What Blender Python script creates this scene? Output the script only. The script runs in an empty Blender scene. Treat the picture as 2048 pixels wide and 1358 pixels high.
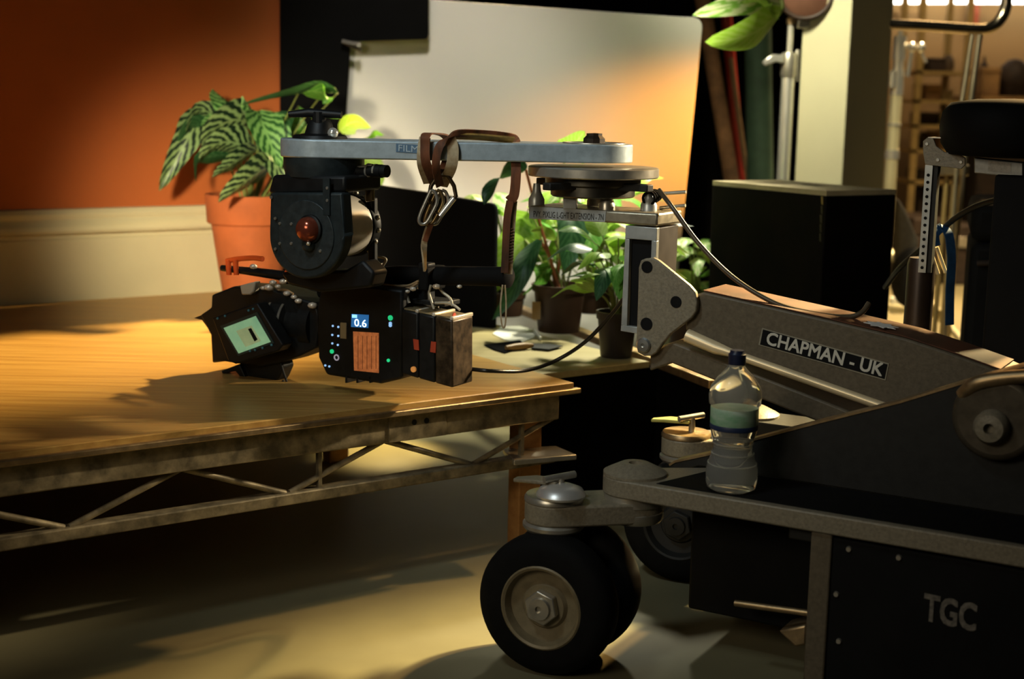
import bpy, bmesh, math, random
from mathutils import Vector as V, Matrix
random.seed(7)
scn = bpy.context.scene
col = scn.collection
R = math.radians
# ------------------------------------------------------------------ camera
F = 2844.0
PITCH, ROLL, CH = R(9.5), 0.02, 1.0
EYE = V((0, 0, CH))
fw = V((0, math.cos(PITCH), -math.sin(PITCH)))
u0 = V((0, math.sin(PITCH), math.cos(PITCH)))
cr = V((1, 0, 0)) * math.cos(ROLL) + u0 * math.sin(ROLL)
cu = V((-1, 0, 0)) * math.sin(ROLL) + u0 * math.cos(ROLL)
cd = bpy.data.cameras.new('camera')
cam = bpy.data.objects.new('camera', cd)
col.objects.link(cam)
m3 = Matrix((cr, cu, -fw)).transposed()
cam.matrix_world = Matrix.Translation(EYE) @ m3.to_4x4()
cd.sensor_width = 36
cd.lens = 36 * F / 2048
cd.clip_start = .05
cd.dof.use_dof = True
cd.dof.focus_distance = 2.75
cd.dof.aperture_fstop = 3.2
scn.camera = cam


def ray(px, py):
    return fw + cr * ((px - 1024) / F) - cu * ((py - 679) / F)


def at(px, py, Y):
    d = ray(px, py)
    return EYE + d * (Y / d.y)


def onz(px, py, z):
    d = ray(px, py)
    return EYE + d * ((z - CH) / d.z)


def onpl(px, py, p, n):
    d = ray(px, py)
    return EYE + d * ((p - EYE).dot(n) / d.dot(n))


Z = V((0, 0, 1))


# ------------------------------------------------------------------ mesh helpers
class MB:
    def __init__(s):
        s.v, s.f, s.uv = [], [], {}

    def add(s, vs, fs):
        b = len(s.v)
        s.v += [V(p) for p in vs]
        s.f += [tuple(b + i for i in f) for f in fs]
        return s

    def boxf(s, o, ax, ay, az, x, y, z):
        """box in a frame: ranges x,y,z along axes from o"""
        vs = [o + ax * x[i] + ay * y[j] + az * z[k] for i in (0, 1) for j in (0, 1) for k in (0, 1)]
        return s.add(vs, [(0, 1, 3, 2), (4, 6, 7, 5), (0, 4, 5, 1), (2, 3, 7, 6), (0, 2, 6, 4), (1, 5, 7, 3)])

    def box(s, c, size, rz=0.0):
        a = V((math.cos(rz), math.sin(rz), 0))
        b = V((-math.sin(rz), math.cos(rz), 0))
        h = [q / 2 for q in size]
        return s.boxf(V(c), a, b, Z, (-h[0], h[0]), (-h[1], h[1]), (-h[2], h[2]))

    def prism(s, pts, ext):
        n = len(pts)
        ext = V(ext)
        vs = [V(p) for p in pts] + [V(p) + ext for p in pts]
        fs = [tuple(range(n)), tuple(range(2 * n - 1, n - 1, -1))]
        fs += [(i, i + n, (i + 1) % n + n, (i + 1) % n) for i in range(n)]
        return s.add(vs, fs)

    def tube(s, pts, r, seg=10, cap=True):
        pts = [V(p) for p in pts]
        n = len(pts)
        rs = r if isinstance(r, (list, tuple)) else [r] * n
        vs, up = [], None
        for i, p in enumerate(pts):
            t = (pts[min(i + 1, n - 1)] - pts[max(i - 1, 0)]).normalized()
            if up is None:
                up = t.orthogonal().normalized()
            up = (up - t * up.dot(t))
            up = up.normalized() if up.length > 1e-6 else t.orthogonal().normalized()
            w = t.cross(up)
            for k in range(seg):
                a = 2 * math.pi * k / seg
                vs.append(p + (up * math.cos(a) + w * math.sin(a)) * rs[i])
        fs = []
        for i in range(n - 1):
            for k in range(seg):
                k2 = (k + 1) % seg
                fs.append((i * seg + k, i * seg + k2, (i + 1) * seg + k2, (i + 1) * seg + k))
        if cap:
            fs.append(tuple(range(seg - 1, -1, -1)))
            fs.append(tuple(range((n - 1) * seg, n * seg)))
        return s.add(vs, fs)

    def ribbon(s, pts, w, th, wd):
        """flat strap: width w along wd, thickness th"""
        pts = [V(p) for p in pts]
        n = len(pts)
        vs = []
        for i, p in enumerate(pts):
            t = (pts[min(i + 1, n - 1)] - pts[max(i - 1, 0)]).normalized()
            d = V(wd[i]) if isinstance(wd, list) else V(wd)
            d = (d - t * d.dot(t)).normalized()
            nn = t.cross(d)
            for a, b in ((-1, -1), (1, -1), (1, 1), (-1, 1)):
                vs.append(p + d * (a * w / 2) + nn * (b * th / 2))
        fs = [(0, 1, 2, 3), tuple(4 * (n - 1) + k for k in (3, 2, 1, 0))]
        for i in range(n - 1):
            for k in range(4):
                fs.append((4 * i + k, 4 * i + 4 + k, 4 * i + 4 + (k + 1) % 4, 4 * i + (k + 1) % 4))
        return s.add(vs, fs)

    def lathe(s, prof, o, ax=Z, seg=32, ref=None, cap=True):
        """prof [(r,h)] from o along ax"""
        ax = V(ax).normalized()
        a1 = V(ref).normalized() if ref else ax.orthogonal().normalized()
        a2 = ax.cross(a1)
        vs, n = [], len(prof)
        for r, h in prof:
            for k in range(seg):
                a = 2 * math.pi * k / seg
                vs.append(V(o) + ax * h + (a1 * math.cos(a) + a2 * math.sin(a)) * max(r, 1e-5))
        fs = []
        for i in range(n - 1):
            for k in range(seg):
                k2 = (k + 1) % seg
                fs.append((i * seg + k, i * seg + k2, (i + 1) * seg + k2, (i + 1) * seg + k))
        if cap:
            fs.append(tuple(range(seg - 1, -1, -1)))
            fs.append(tuple(range((n - 1) * seg, n * seg)))
        return s.add(vs, fs)

    def cyl(s, a, b, r, seg=24):
        a, b = V(a), V(b)
        return s.lathe([(r, 0), (r, (b - a).length)], a, b - a, seg)

    def torus(s, c, ax, Rr, r, seg=24, ss=8, arc=2 * math.pi):
        ax = V(ax).normalized()
        a1 = ax.orthogonal().normalized()
        a2 = ax.cross(a1)
        pts = [V(c) + (a1 * math.cos(2 * math.pi * k / seg) + a2 * math.sin(2 * math.pi * k / seg)) * Rr for k in range(seg + 1)]
        return s.tube(pts, r, ss, False)

    def ball(s, c, r, sx=(1, 1, 1), seg=12):
        vs, fs = [], []
        rings = seg // 2
        c = V(c)
        for i in range(rings + 1):
            t = math.pi * i / rings
            for k in range(seg):
                a = 2 * math.pi * k / seg
                vs.append(c + V((r * sx[0] * math.sin(t) * math.cos(a), r * sx[1] * math.sin(t) * math.sin(a), r * sx[2] * math.cos(t))))
        for i in range(rings):
            for k in range(seg):
                k2 = (k + 1) % seg
                fs.append((i * seg + k, (i + 1) * seg + k, (i + 1) * seg + k2, i * seg + k2))
        return s.add(vs, fs)

    def text(s, body, o, ex, ey, h, ext=.0008, bold=0.0, width=None):
        """letters with left baseline at o, along ex, up ey, cap height h"""
        cv = bpy.data.curves.new('lettering', 'FONT')
        cv.body = body
        cv.extrude = 0
        cv.resolution_u = 3
        ob = bpy.data.objects.new('lettering', cv)
        col.objects.link(ob)
        dg = bpy.context.evaluated_depsgraph_get()
        me = bpy.data.meshes.new_from_object(ob.evaluated_get(dg))
        col.objects.unlink(ob)
        bpy.data.objects.remove(ob)
        ex, ey = V(ex).normalized(), V(ey).normalized()
        n = ex.cross(ey)
        k = h / .7
        xs = [p.co.x for p in me.vertices]
        kx = k if width is None else width / max(max(xs) - min(xs), 1e-6)
        x0 = min(xs) if width is not None else 0
        for li, (bx_, by_) in enumerate(((0, 0),) if not bold else ((-bold, -bold), (bold, -bold), (bold, bold), (-bold, bold), (0, 0))):
            vs = [V(o) + ex * ((p.co.x - x0 + bx_) * kx) + ey * ((p.co.y + by_) * k) + n * (ext + li * 4e-5) for p in me.vertices]
            s.add(vs, [tuple(p.vertices) for p in me.polygons])
        bpy.data.meshes.remove(me)
        return s

    def build(s, name, mat, parent=None, bevel=0.0, smooth=None, sub=0, seg=2):
        org = ORG.get(parent.name, V((0, 0, 0))) if parent else None
        if parent is None:
            xs = [p.x for p in s.v]; ys = [p.y for p in s.v]; zs = [p.z for p in s.v]
            org = V(((min(xs) + max(xs)) / 2, (min(ys) + max(ys)) / 2, min(zs)))
        me = bpy.data.meshes.new(name)
        me.from_pydata([p - org for p in s.v], [], s.f)
        if s.uv:
            lay = me.uv_layers.new(name='UVMap')
            for l in me.loops:
                lay.data[l.index].uv = s.uv.get(l.vertex_index, (0, 0))
        else:
            bm = bmesh.new()
            bm.from_mesh(me)
            bmesh.ops.recalc_face_normals(bm, faces=bm.faces)
            bm.to_mesh(me)
            bm.free()
        if smooth is not None:
            me.shade_smooth()
            me.set_sharp_from_angle(angle=R(smooth))
        me.materials.append(mat)
        o = bpy.data.objects.new(name, me)
        col.objects.link(o)
        if parent:
            o.parent = parent
        else:
            o.location = org
        ORG[o.name] = org
        if bevel:
            b = o.modifiers.new('bevel', 'BEVEL')
            b.width = bevel
            b.segments = seg
            b.limit_method = 'ANGLE'
            b.angle_limit = R(40)
            b.harden_normals = False
            if smooth is None:
                me.shade_smooth()
                me.set_sharp_from_angle(angle=R(35))
        if sub:
            b = o.modifiers.new('sub', 'SUBSURF')
            b.levels = b.render_levels = sub
        return o


ORG = {}


def tag(o, label, cat, group=None, kind=None):
    if label:
        o['label'] = label
    if cat:
        o['category'] = cat
    if group:
        o['group'] = group
    if kind:
        o['kind'] = kind
    return o


def thing(name, loc, label, cat, group=None):
    o = bpy.data.objects.new(name, None)
    o.empty_display_size = .05
    col.objects.link(o)
    o.location = loc
    ORG[o.name] = V(loc)
    return tag(o, label, cat, group)


def structure(o):
    o['kind'] = 'structure'
    return o


# ------------------------------------------------------------------ a traced vertical plane
class Pl:
    """vertical working plane through p; ex = horizontal direction in the plane, back = away from viewer"""
    def __init__(s, p, ex, back):
        s.p, s.ex, s.b = V(p), V(ex), V(back)

    def w(s, px, py, d=0.0):
        """pixel -> world point on the plane shifted d along back"""
        return onpl(px, py, s.p + s.b * d, s.b)

    def poly(s, mb, pts, d0, d1):
        return mb.prism([s.w(x, y, d0) for x, y in pts], s.b * (d1 - d0))

    def cyl(s, mb, px, py, rpx, d0, d1, seg=32):
        c = s.w(px, py, d0)
        r = rpx * c.y / F
        return mb.lathe([(r, 0), (r, d1 - d0)], c, s.b, seg)


def arcpts(cx, cy, rx, ry, a0, a1, n):
    return [(cx + rx * math.cos(R(a0 + (a1 - a0) * i / n)), cy + ry * math.sin(R(a0 + (a1 - a0) * i / n))) for i in range(n + 1)]


def smooth_path(pts, n=8):
    """Catmull-Rom through pts"""
    pts = [V(p) for p in pts]
    q = [pts[0] * 2 - pts[1]] + pts + [pts[-1] * 2 - pts[-2]]
    out = []
    for i in range(1, len(q) - 2):
        for k in range(n):
            t = k / n
            a, b, c, d = q[i - 1], q[i], q[i + 1], q[i + 2]
            out.append(.5 * ((2 * b) + (c - a) * t + (2 * a - 5 * b + 4 * c - d) * t * t + (3 * b - a - 3 * c + d) * t ** 3))
    out.append(pts[-1])
    return out


# ------------------------------------------------------------------ materials
def mat(name, c, rough=.5, metal=0.0, var=.2, scale=12.0, bump=0.0, emit=0.0, spec=.5, c2=None, coords='Object', stretch=(1, 1, 1), trans=0.0, sss=0.0, rot=0.0, det=5.0, ior=1.45, alpha=1.0):
    m = bpy.data.materials.new(name)
    m.use_nodes = True
    nt = m.node_tree
    nd, lk = nt.nodes, nt.links
    b = nd['Principled BSDF']
    tc = nd.new('ShaderNodeTexCoord')
    mp = nd.new('ShaderNodeMapping')
    mp.inputs['Scale'].default_value = stretch
    mp.inputs['Rotation'].default_value = (0, 0, rot)
    lk.new(tc.outputs[coords], mp.inputs['Vector'])
    nz = nd.new('ShaderNodeTexNoise')
    nz.inputs['Scale'].default_value = scale
    nz.inputs['Detail'].default_value = det
    nz.inputs['Roughness'].default_value = .6
    lk.new(mp.outputs['Vector'], nz.inputs['Vector'])
    rp = nd.new('ShaderNodeValToRGB')
    c = V(c[:3])
    d = V(c2) if c2 else c * (1 - var)
    rp.color_ramp.elements[0].position = .32
    rp.color_ramp.elements[1].position = .68
    rp.color_ramp.elements[0].color = (*d, 1)
    rp.color_ramp.elements[1].color = (*(c if c2 else c * (1 + var * .5)), 1)
    lk.new(nz.outputs['Fac'], rp.inputs['Fac'])
    lk.new(rp.outputs['Color'], b.inputs['Base Color'])
    b.inputs['Roughness'].default_value = rough
    b.inputs['Metallic'].default_value = metal
    b.inputs['Specular IOR Level'].default_value = spec
    b.inputs['IOR'].default_value = ior
    if trans:
        b.inputs['Transmission Weight'].default_value = trans
    if emit:
        lk.new(rp.outputs['Color'], b.inputs['Emission Color'])
        b.inputs['Emission Strength'].default_value = emit
    if bump:
        bp = nd.new('ShaderNodeBump')
        bp.inputs['Strength'].default_value = bump
        bp.inputs['Distance'].default_value = .003
        lk.new(nz.outputs['Fac'], bp.inputs['Height'])
        lk.new(bp.outputs['Normal'], b.inputs['Normal'])
    if not emit and not trans:
        mr = nd.new('ShaderNodeMapRange')
        mr.inputs['To Min'].default_value = max(0, rough - .08)
        mr.inputs['To Max'].default_value = min(1, rough + .08)
        lk.new(nz.outputs['Fac'], mr.inputs['Value'])
        lk.new(mr.outputs['Result'], b.inputs['Roughness'])
    return m


def leaf_mat(name, base, vein, k=14.0, amt=1.0, trans=.25, width=.5):
    """UV: u = across (-1..1 mapped 0..1), v = along"""
    m = bpy.data.materials.new(name)
    m.use_nodes = True
    nt = m.node_tree
    nd, lk = nt.nodes, nt.links
    b = nd['Principled BSDF']
    tc = nd.new('ShaderNodeTexCoord')
    sp = nd.new('ShaderNodeSeparateXYZ')
    lk.new(tc.outputs['UV'], sp.inputs[0])

    def mth(op, a, bb=None):
        n = nd.new('ShaderNodeMath')
        n.operation = op
        for i, q in enumerate((a, bb)):
            if q is None:
                continue
            if isinstance(q, (int, float)):
                n.inputs[i].default_value = q
            else:
                lk.new(q, n.inputs[i])
        return n.outputs[0]
    au = mth('ABSOLUTE', mth('SUBTRACT', sp.outputs[0], .5))
    nz = nd.new('ShaderNodeTexNoise')
    nz.inputs['Scale'].default_value = 9
    lk.new(tc.outputs['UV'], nz.inputs['Vector'])
    ph = mth('ADD', mth('MULTIPLY', sp.outputs[1], k), mth('MULTIPLY', au, -k * .55))
    ph = mth('ADD', ph, mth('MULTIPLY', nz.outputs['Fac'], .8))
    st = mth('FRACT', ph)
    st = mth('ABSOLUTE', mth('SUBTRACT', st, .5))       # 0..0.5
    rp = nd.new('ShaderNodeValToRGB')
    rp.color_ramp.elements[0].position = width * .5 - .08
    rp.color_ramp.elements[1].position = width * .5 + .08
    rp.color_ramp.elements[0].color = (*base, 1)
    mix = [base[i] * (1 - amt) + vein[i] * amt for i in range(3)]
    rp.color_ramp.elements[1].color = (*mix, 1)
    lk.new(st, rp.inputs['Fac'])
    # midrib
    mr = nd.new('ShaderNodeValToRGB')
    mr.color_ramp.elements[0].position = .015
    mr.color_ramp.elements[1].position = .05
    mr.color_ramp.elements[0].color = (1, 1, 1, 1)
    mr.color_ramp.elements[1].color = (0, 0, 0, 1)
    lk.new(au, mr.inputs['Fac'])
    mx = nd.new('ShaderNodeMix')
    mx.data_type = 'RGBA'
    lk.new(mr.outputs['Color'], mx.inputs[0])
    lk.new(rp.outputs['Color'], mx.inputs[6])
    mx.inputs[7].default_value = (*vein, 1)
    lk.new(mx.outputs[2], b.inputs['Base Color'])
    b.inputs['Roughness'].default_value = .42
    out = nd['Material Output']
    if trans:
        tl = nd.new('ShaderNodeBsdfTranslucent')
        lk.new(mx.outputs[2], tl.inputs['Color'])
        ms = nd.new('ShaderNodeMixShader')
        ms.inputs[0].default_value = trans
        lk.new(b.outputs[0], ms.inputs[1])
        lk.new(tl.outputs[0], ms.inputs[2])
        lk.new(ms.outputs[0], out.inputs['Surface'])
    return m


def glass(name, c, rough=0.0, ior=1.45):
    m = bpy.data.materials.new(name)
    m.use_nodes = True
    b = m.node_tree.nodes['Principled BSDF']
    b.inputs['Base Color'].default_value = (*c, 1)
    b.inputs['Transmission Weight'].default_value = 1
    b.inputs['Roughness'].default_value = rough
    b.inputs['IOR'].default_value = ior
    return m


def leaf(mb, pts, w, side, droop=.25, nose=1.6, base=.55, nv=14, nu=6, wave=0.0):
    """blade along pts, half width w, spread along `side`; two halves folded by droop"""
    sp = smooth_path(pts, max(2, nv // max(1, len(pts) - 1)))
    n = len(sp)
    side = V(side)
    b0 = len(mb.v)
    for i, p in enumerate(sp):
        t = (sp[min(i + 1, n - 1)] - sp[max(i - 1, 0)]).normalized()
        s = (side - t * side.dot(t)).normalized()
        nn = s.cross(t)
        q = i / (n - 1)
        # ovate profile : wide near the base, pointed tip
        prof = (min(1, (q + .02) / .3)) ** base * (max(0, 1 - q)) ** (1 / nose) * 1.15
        for k in range(nu + 1):
            a = -1 + 2 * k / nu
            off = s * (a * w * prof) - nn * (abs(a) ** 1.4 * droop * w * prof) + nn * (wave * w * math.sin(q * 9 + a * 3) * abs(a))
            mb.uv[len(mb.v)] = (k / nu, q)
            mb.v.append(p + off)
    for i in range(n - 1):
        for k in range(nu):
            a = b0 + i * (nu + 1) + k
            mb.f.append((a, a + 1, a + nu + 2, a + nu + 1))
    return mb
# ------------------------------------------------------------------ palette
ORANGE = mat('orange_paint', (.46, .130, .030), .75, var=.06, scale=3, bump=.05)
CREAM = mat('cream_gloss', (.60, .545, .36), .38, var=.06, scale=4)
def wood(name, a, b, rough=.42, rot=0.0):
    return mat(name, a, rough, c2=b, scale=2.2, stretch=(1.2, 26, 26), rot=rot, bump=.08, det=8)
UROT = math.atan2(.581, .814)
PLY = wood('varnished_plywood', (.56, .35, .105), (.40, .22, .06), .36, -UROT)
PINE = wood('pine_post', (.50, .27, .09), (.36, .17, .05), .6)
STEEL_P = mat('scuffed_painted_steel', (.30, .245, .15), .5, .35, var=.55, scale=30, bump=.1)
FLOORM = mat('painted_floor', (.23, .205, .115), .5, var=.16, scale=2.6, bump=.03, det=9)
BLACK = mat('matt_black', (.008, .008, .008), .75, var=.3, spec=.2)
CLOTHB = mat('black_cloth', (.004, .004, .004), .95, var=.3, spec=.05)
FOAMB = mat('black_foam_board', (.006, .006, .006), .9, var=.2, spec=.1)
WHITE = mat('white_foam_board', (.74, .72, .67), .85, var=.03, scale=2)
TERRA = mat('terracotta', (.47, .135, .042), .75, var=.2, scale=9, bump=.1)
BROWNPOT = mat('brown_plastic', (.05, .024, .012), .55, var=.25)
TANPAPER = mat('tan_label', (.42, .27, .12), .7, var=.2)
SOIL = mat('soil', (.025, .015, .009), .95, var=.6, scale=60, bump=.8)
TANWALL = mat('tan_wall', (.42, .27, .12), .85, var=.08, scale=2)
PILLARM = mat('pillar_paint', (.56, .53, .36), .8, var=.05, scale=3)
ALU = mat('brushed_aluminium', (.50, .52, .50), .36, .45, var=.15, scale=30)
CHROME = mat('chrome_tube', (.82, .80, .72), .2, .62, var=.05)
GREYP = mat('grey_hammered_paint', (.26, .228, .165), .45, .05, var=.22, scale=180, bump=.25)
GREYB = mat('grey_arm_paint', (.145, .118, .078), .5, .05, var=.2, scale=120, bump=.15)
BROWNTOP = mat('brown_arm_top', (.115, .040, .016), .6, .0, var=.45, scale=14)
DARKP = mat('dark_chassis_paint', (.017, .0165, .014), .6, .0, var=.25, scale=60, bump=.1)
EDGE = mat('bare_and_lit_edge', (.42, .30, .16), .42, .8, var=.3, scale=40)
RUBBER = mat('black_rubber', (.006, .0058, .0055), .8, var=.3, scale=50, spec=.2)
BLKM = mat('black_anodised', (.008, .009, .0095), .5, .1, var=.3, scale=40)
HEADM = mat('dark_teal_casting', (.030, .042, .045), .5, .3, var=.25, scale=60, bump=.1)
STEEL = mat('bare_steel', (.50, .47, .40), .33, .7, var=.15, scale=30)
RIMM = mat('cast_wheel_rim', (.24, .195, .115), .45, .1, var=.2, scale=40)

UX, VX = V((.814, .581, 0)).normalized(), V((-.581, .814, 0)).normalized()
ZD = .386
K = onz(1148, 765, ZD)
def dk(u, v, z=0.0):
    return K + UX * u + VX * v + Z * (z - ZD)
WV = 1.765                       # the wall stands this far behind the deck edge

# ------------------------------------------------------------------ the setting
structure(MB().box((1.0, 4.5, -.05), (14, 15, .1)).build('floor', FLOORM))
wp = onpl(592, 300, dk(0, WV), -VX)
ue = (wp - K).dot(UX)
w = structure(MB().boxf(dk(0, 0, 0), UX, VX, Z, (-3.2, ue), (WV, WV + .04), (0.0, 2.7)).build('wall_left', ORANGE))
prof = [(0, 0), (.022, 0), (.022, .183), (.016, .188), (.016, .196), (.034, .204), (.036, .212), (.033, .222), (.022, .232), (.017, .244), (.020, .252), (.020, .260), (.012, .272), (0, .275)]
pts = [dk(-3.2, WV - d, ZD + z) for d, z in prof]
structure(MB().prism(pts, UX * (3.2 + ue)).build('baseboard_left', CREAM, smooth=30))
# drape closing the stage behind the boards, tan store-room wall further back
dr = MB()
n = 120
vs = []
for i in range(n + 1):
    x = -2.2 + 3.72 * i / n
    y = 6.75 + .05 * math.sin(i * 1.3) + .03 * math.sin(i * .47)
    vs += [V((x, y, 0)), V((x, y, 3.2))]
dr.add(vs, [(2 * i, 2 * i + 2, 2 * i + 3, 2 * i + 1) for i in range(n)])
structure(dr.build('wall_back', CLOTHB, smooth=80))
structure(MB().box((3.3, 9.75, 1.6), (7, .1, 3.2)).build('wall_right', TANWALL))

# square pillar
pp = at(1683, 345, 5.15)
pl_a = V((math.cos(R(22)), math.sin(R(22)), 0))
px_ = MB()
ed = [at(1590, 340, 5.15), at(1685, 340, 5.02), at(1767, 340, 5.30)]
p4 = ed[0] + ed[2] - ed[1]
px_.prism([V((p.x, p.y, 0)) for p in (ed[0], ed[1], ed[2], p4)], Z * 3.0)
structure(px_.build('pillar', PILLARM, bevel=.004))

# ------------------------------------------------------------------ stage platform
st = thing('stage_platform', dk(-.8, .9, 0), 'low stage platform with a varnished plywood deck on a steel truss, against the orange wall', 'platform')
MB().boxf(dk(0, 0, 0), UX, VX, Z, (-3.0, .0), (.0, WV - .001), (ZD - .018, ZD)).build('deck_board', PLY, st, bevel=.002)
MB().boxf(dk(0, 0, 0), UX, VX, Z, (-3.0, .012), (-.012, .004), (ZD - .024, ZD - .012)).build('deck_trim', EDGE, st, bevel=.002)
MB().boxf(dk(0, 0, 0), UX, VX, Z, (-3.0, -.03), (.012, .05), (ZD - .083, ZD - .019)).build('top_rail', STEEL_P, st, bevel=.003)
MB().boxf(dk(0, 0, 0), UX, VX, Z, (-3.0, -.035), (.015, .048), (ZD - .182, ZD - .158)).build('bottom_rail', STEEL_P, st, bevel=.003)
MB().prism([dk(-.16, .0, ZD - .157), dk(-.01, -.03, ZD - .157), dk(-.0, .06, ZD - .157), dk(-.12, .10, ZD - .157)], -Z * .012).build('corner_plate', STEEL, st, bevel=.002)
zt, zb = ZD - .082, ZD - .16
us = [-.03 - .22 * i for i in range(14)]
for i in range(13):
    a, b = us[i], us[i + 1]
    if i % 2 == 0:
        a, b = a - .01, b + .03
    m = MB().tube([dk(us[i] - .005, .03, zt if i % 2 == 0 else zb), dk(us[i + 1] + .005, .03, zb if i % 2 == 0 else zt)], .0065, 8)
    m.build('brace', STEEL_P, st, smooth=50)
for uu in (-.12, -.62):
    MB().boxf(dk(0, 0, 0), UX, VX, Z, (uu - .004, uu + .004), (.024, .036), (zb, zt)).build('upright', STEEL_P, st)
for uu, vv, ht in ((-.065, .09, ZD - .02), (-1.45, .09, ZD - .02), (-.07, .98, ZD - .02), (-1.45, 1.0, ZD - .02), (-.075, 1.70, ZD - .02), (-1.45, 1.70, ZD - .02)):
    MB().boxf(dk(0, 0, 0), UX, VX, Z, (uu - .03, uu + .03), (vv - .022, vv + .022), (0, ht)).build('leg', PINE, st, bevel=.003)
for uu in (-.38, -.41):                                   # bolts on the fascia joint plate
    c = dk(uu, .012, ZD - .045)
    MB().lathe([(.006, 0), (.006, .004)], c, -VX, 12).build('bolt', BLKM, st)
MB().boxf(dk(0, 0, 0), UX, VX, Z, (-.47, -.33), (.009, .0125), (ZD - .082, ZD - .020)).build('joint_plate', STEEL_P, st, bevel=.001)

# second platform to the right, set back, masked in black below
s2 = thing('rear_platform', dk(.5, .9, 0), 'unpainted rear platform carrying the green plants, masked in black cloth below', 'platform')
PLY2 = wood('pale_plywood', (.47, .40, .20), (.38, .31, .14), .5, -UROT)
MB().boxf(dk(0, 0, 0), UX, VX, Z, (.002, .33), (.125, 1.55), (ZD - .018, ZD - .002)).build('deck_board', PLY2, s2, bevel=.002)
c1 = onz(1308, 719, ZD)
c2 = onz(1418, 761, ZD)
dd = (c2 - c1).normalized()
sid = V((dd.y, -dd.x, 0))
if sid.x < 0: sid = -sid
MB().boxf(c1, dd, sid, Z, (-1.0, (c2 - c1).length), (0, .035), (-.02, 0)).build('edge_rail', EDGE, s2, bevel=.003)
MB().boxf(dk(0, 0, 0), UX, VX, Z, (-.03, .36), (.135, .145), (.01, ZD - .02)).build('skirt', CLOTHB, s2)
MB().boxf(c1, dd, sid, Z, (-.3, (c2 - c1).length), (.015, .03), (.01 - ZD, -.021)).build('skirt', CLOTHB, s2)
for uu, vv in ((.03, .2), (.3, .3), (.03, 1.45), (.3, 1.45)):
    MB().boxf(dk(0, 0, 0), UX, VX, Z, (uu - .022, uu + .022), (vv - .022, vv + .022), (0, ZD - .019)).build('leg', PINE, s2)
# third platform under the black box
s3 = thing('box_platform', (1.0, 4.05, 0), 'low black-masked platform hidden behind the crane arm, under the black box', 'platform')
BX = at(1653, 382, 3.70)
ba = (at(1426, 350, 4.10) - BX); ba.z = 0
bL = ba.length; ba.normalize()
bb = V((ba.y, -ba.x, 0)); bb = bb if bb.x > 0 else -bb
MB().boxf(V((BX.x, BX.y, 0)), ba, bb, Z, (-.01, .475), (-.01, .255), (ZD - .02, ZD - .0005)).build('deck_board', PLY2, s3)
MB().boxf(V((BX.x, BX.y, 0)), ba, bb, Z, (.0, .465), (.0, .245), (0, ZD - .021)).build('skirt', CLOTHB, s3)

# ------------------------------------------------------------------ boards
bp = Pl((0, 4.66, 0), (1, 0, 0), (0, 1, 0))
wb = MB()
bp.poly(wb, [(697, -12), (1370, 34)] + arcpts(1385, 54, 20, 20, -85, 10, 5) + [(1330, 806), (640, 806)], 0, .012)
tag(wb.build('bounce_board', WHITE, bevel=.002), 'large white bounce board standing behind the crane head, orange lit at its right edge', 'board')
fp = Pl((0, 4.60, 0), (1, 0, 0), (0, 1, 0))
fb = MB()
fp.poly(fb, [(560, -190), (857, -190), (857, 68)] + arcpts(849, 71, 7, 7, 0, 90, 3) + [(700, 83), (700, 100), (655, 812), (560, 812)], 0, .006)
tag(fb.build('black_flag', FOAMB), 'tall black flag board clipped over the top left corner of the white board', 'board')
cl = thing('spring_clip', at(706, 92, 4.58), 'small steel spring clip gripping the white board at its top left corner', 'clip')
for k in (-1, 1):
    a = [at(684, 82, 4.585), at(700, 88 + 2 * k, 4.585), at(722, 95 + 6 * k, 4.585)]
    MB().ribbon([p + V((0, .008 * k, 0)) for p in a], .016, .002, (0, .7, .7)).build('jaw', STEEL, cl)
MB().cyl(at(718, 90, 4.565), at(718, 90, 4.595), .007, 12).build('coil', CHROME, cl, smooth=40)
kp_ = onz(985, 657, ZD)
kdir = V((-.93, .36, 0)).normalized()
kb = MB()
kpl = Pl(kp_, kdir, V((-kdir.y, kdir.x, 0)) if V((-kdir.y, kdir.x, 0)).y > 0 else V((kdir.y, -kdir.x, 0)))
kt = [(988, 656)] + [(992, 430)] + arcpts(982, 424, 10, 17, 0, -90, 4) + [(862, 386), (746, 369), (650, 352), (640, 585)]
q = [kpl.w(x, y, 0) for x, y in kt]
q[-1].z = ZD; q[0].z = ZD
kb.prism(q, kpl.b * .02)
tag(kb.build('black_board', FOAMB, bevel=.004), 'black panel with a rounded corner standing on the deck behind the film camera', 'board')

# ------------------------------------------------------------------ plants
STRIPE = leaf_mat('striped_leaf', (.008, .026, .012), (.24, .36, .15), 7, 1.0, .15, .50)
STRIPEL = leaf_mat('bright_striped_leaf', (.035, .13, .03), (.26, .50, .16), 7, 1.0, .25, .46)
FRESH = leaf_mat('fresh_leaf', (.10, .30, .035), (.22, .42, .09), 8, .6, .35, .5)
LIME = leaf_mat('lime_leaf', (.30, .50, .055), (.42, .58, .16), 8, .5, .45, .5)
DEEP = leaf_mat('deep_green_leaf', (.018, .075, .022), (.05, .13, .05), 9, .8, .2, .5)
PALE = leaf_mat('variegated_leaf', (.55, .62, .36), (.20, .40, .07), 3, 1.0, .35, .62)
STEM = mat('green_stem', (.20, .24, .06), .5, var=.3)
REDSTEM = mat('reddish_stem', (.38, .15, .06), .5, var=.3)

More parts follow.
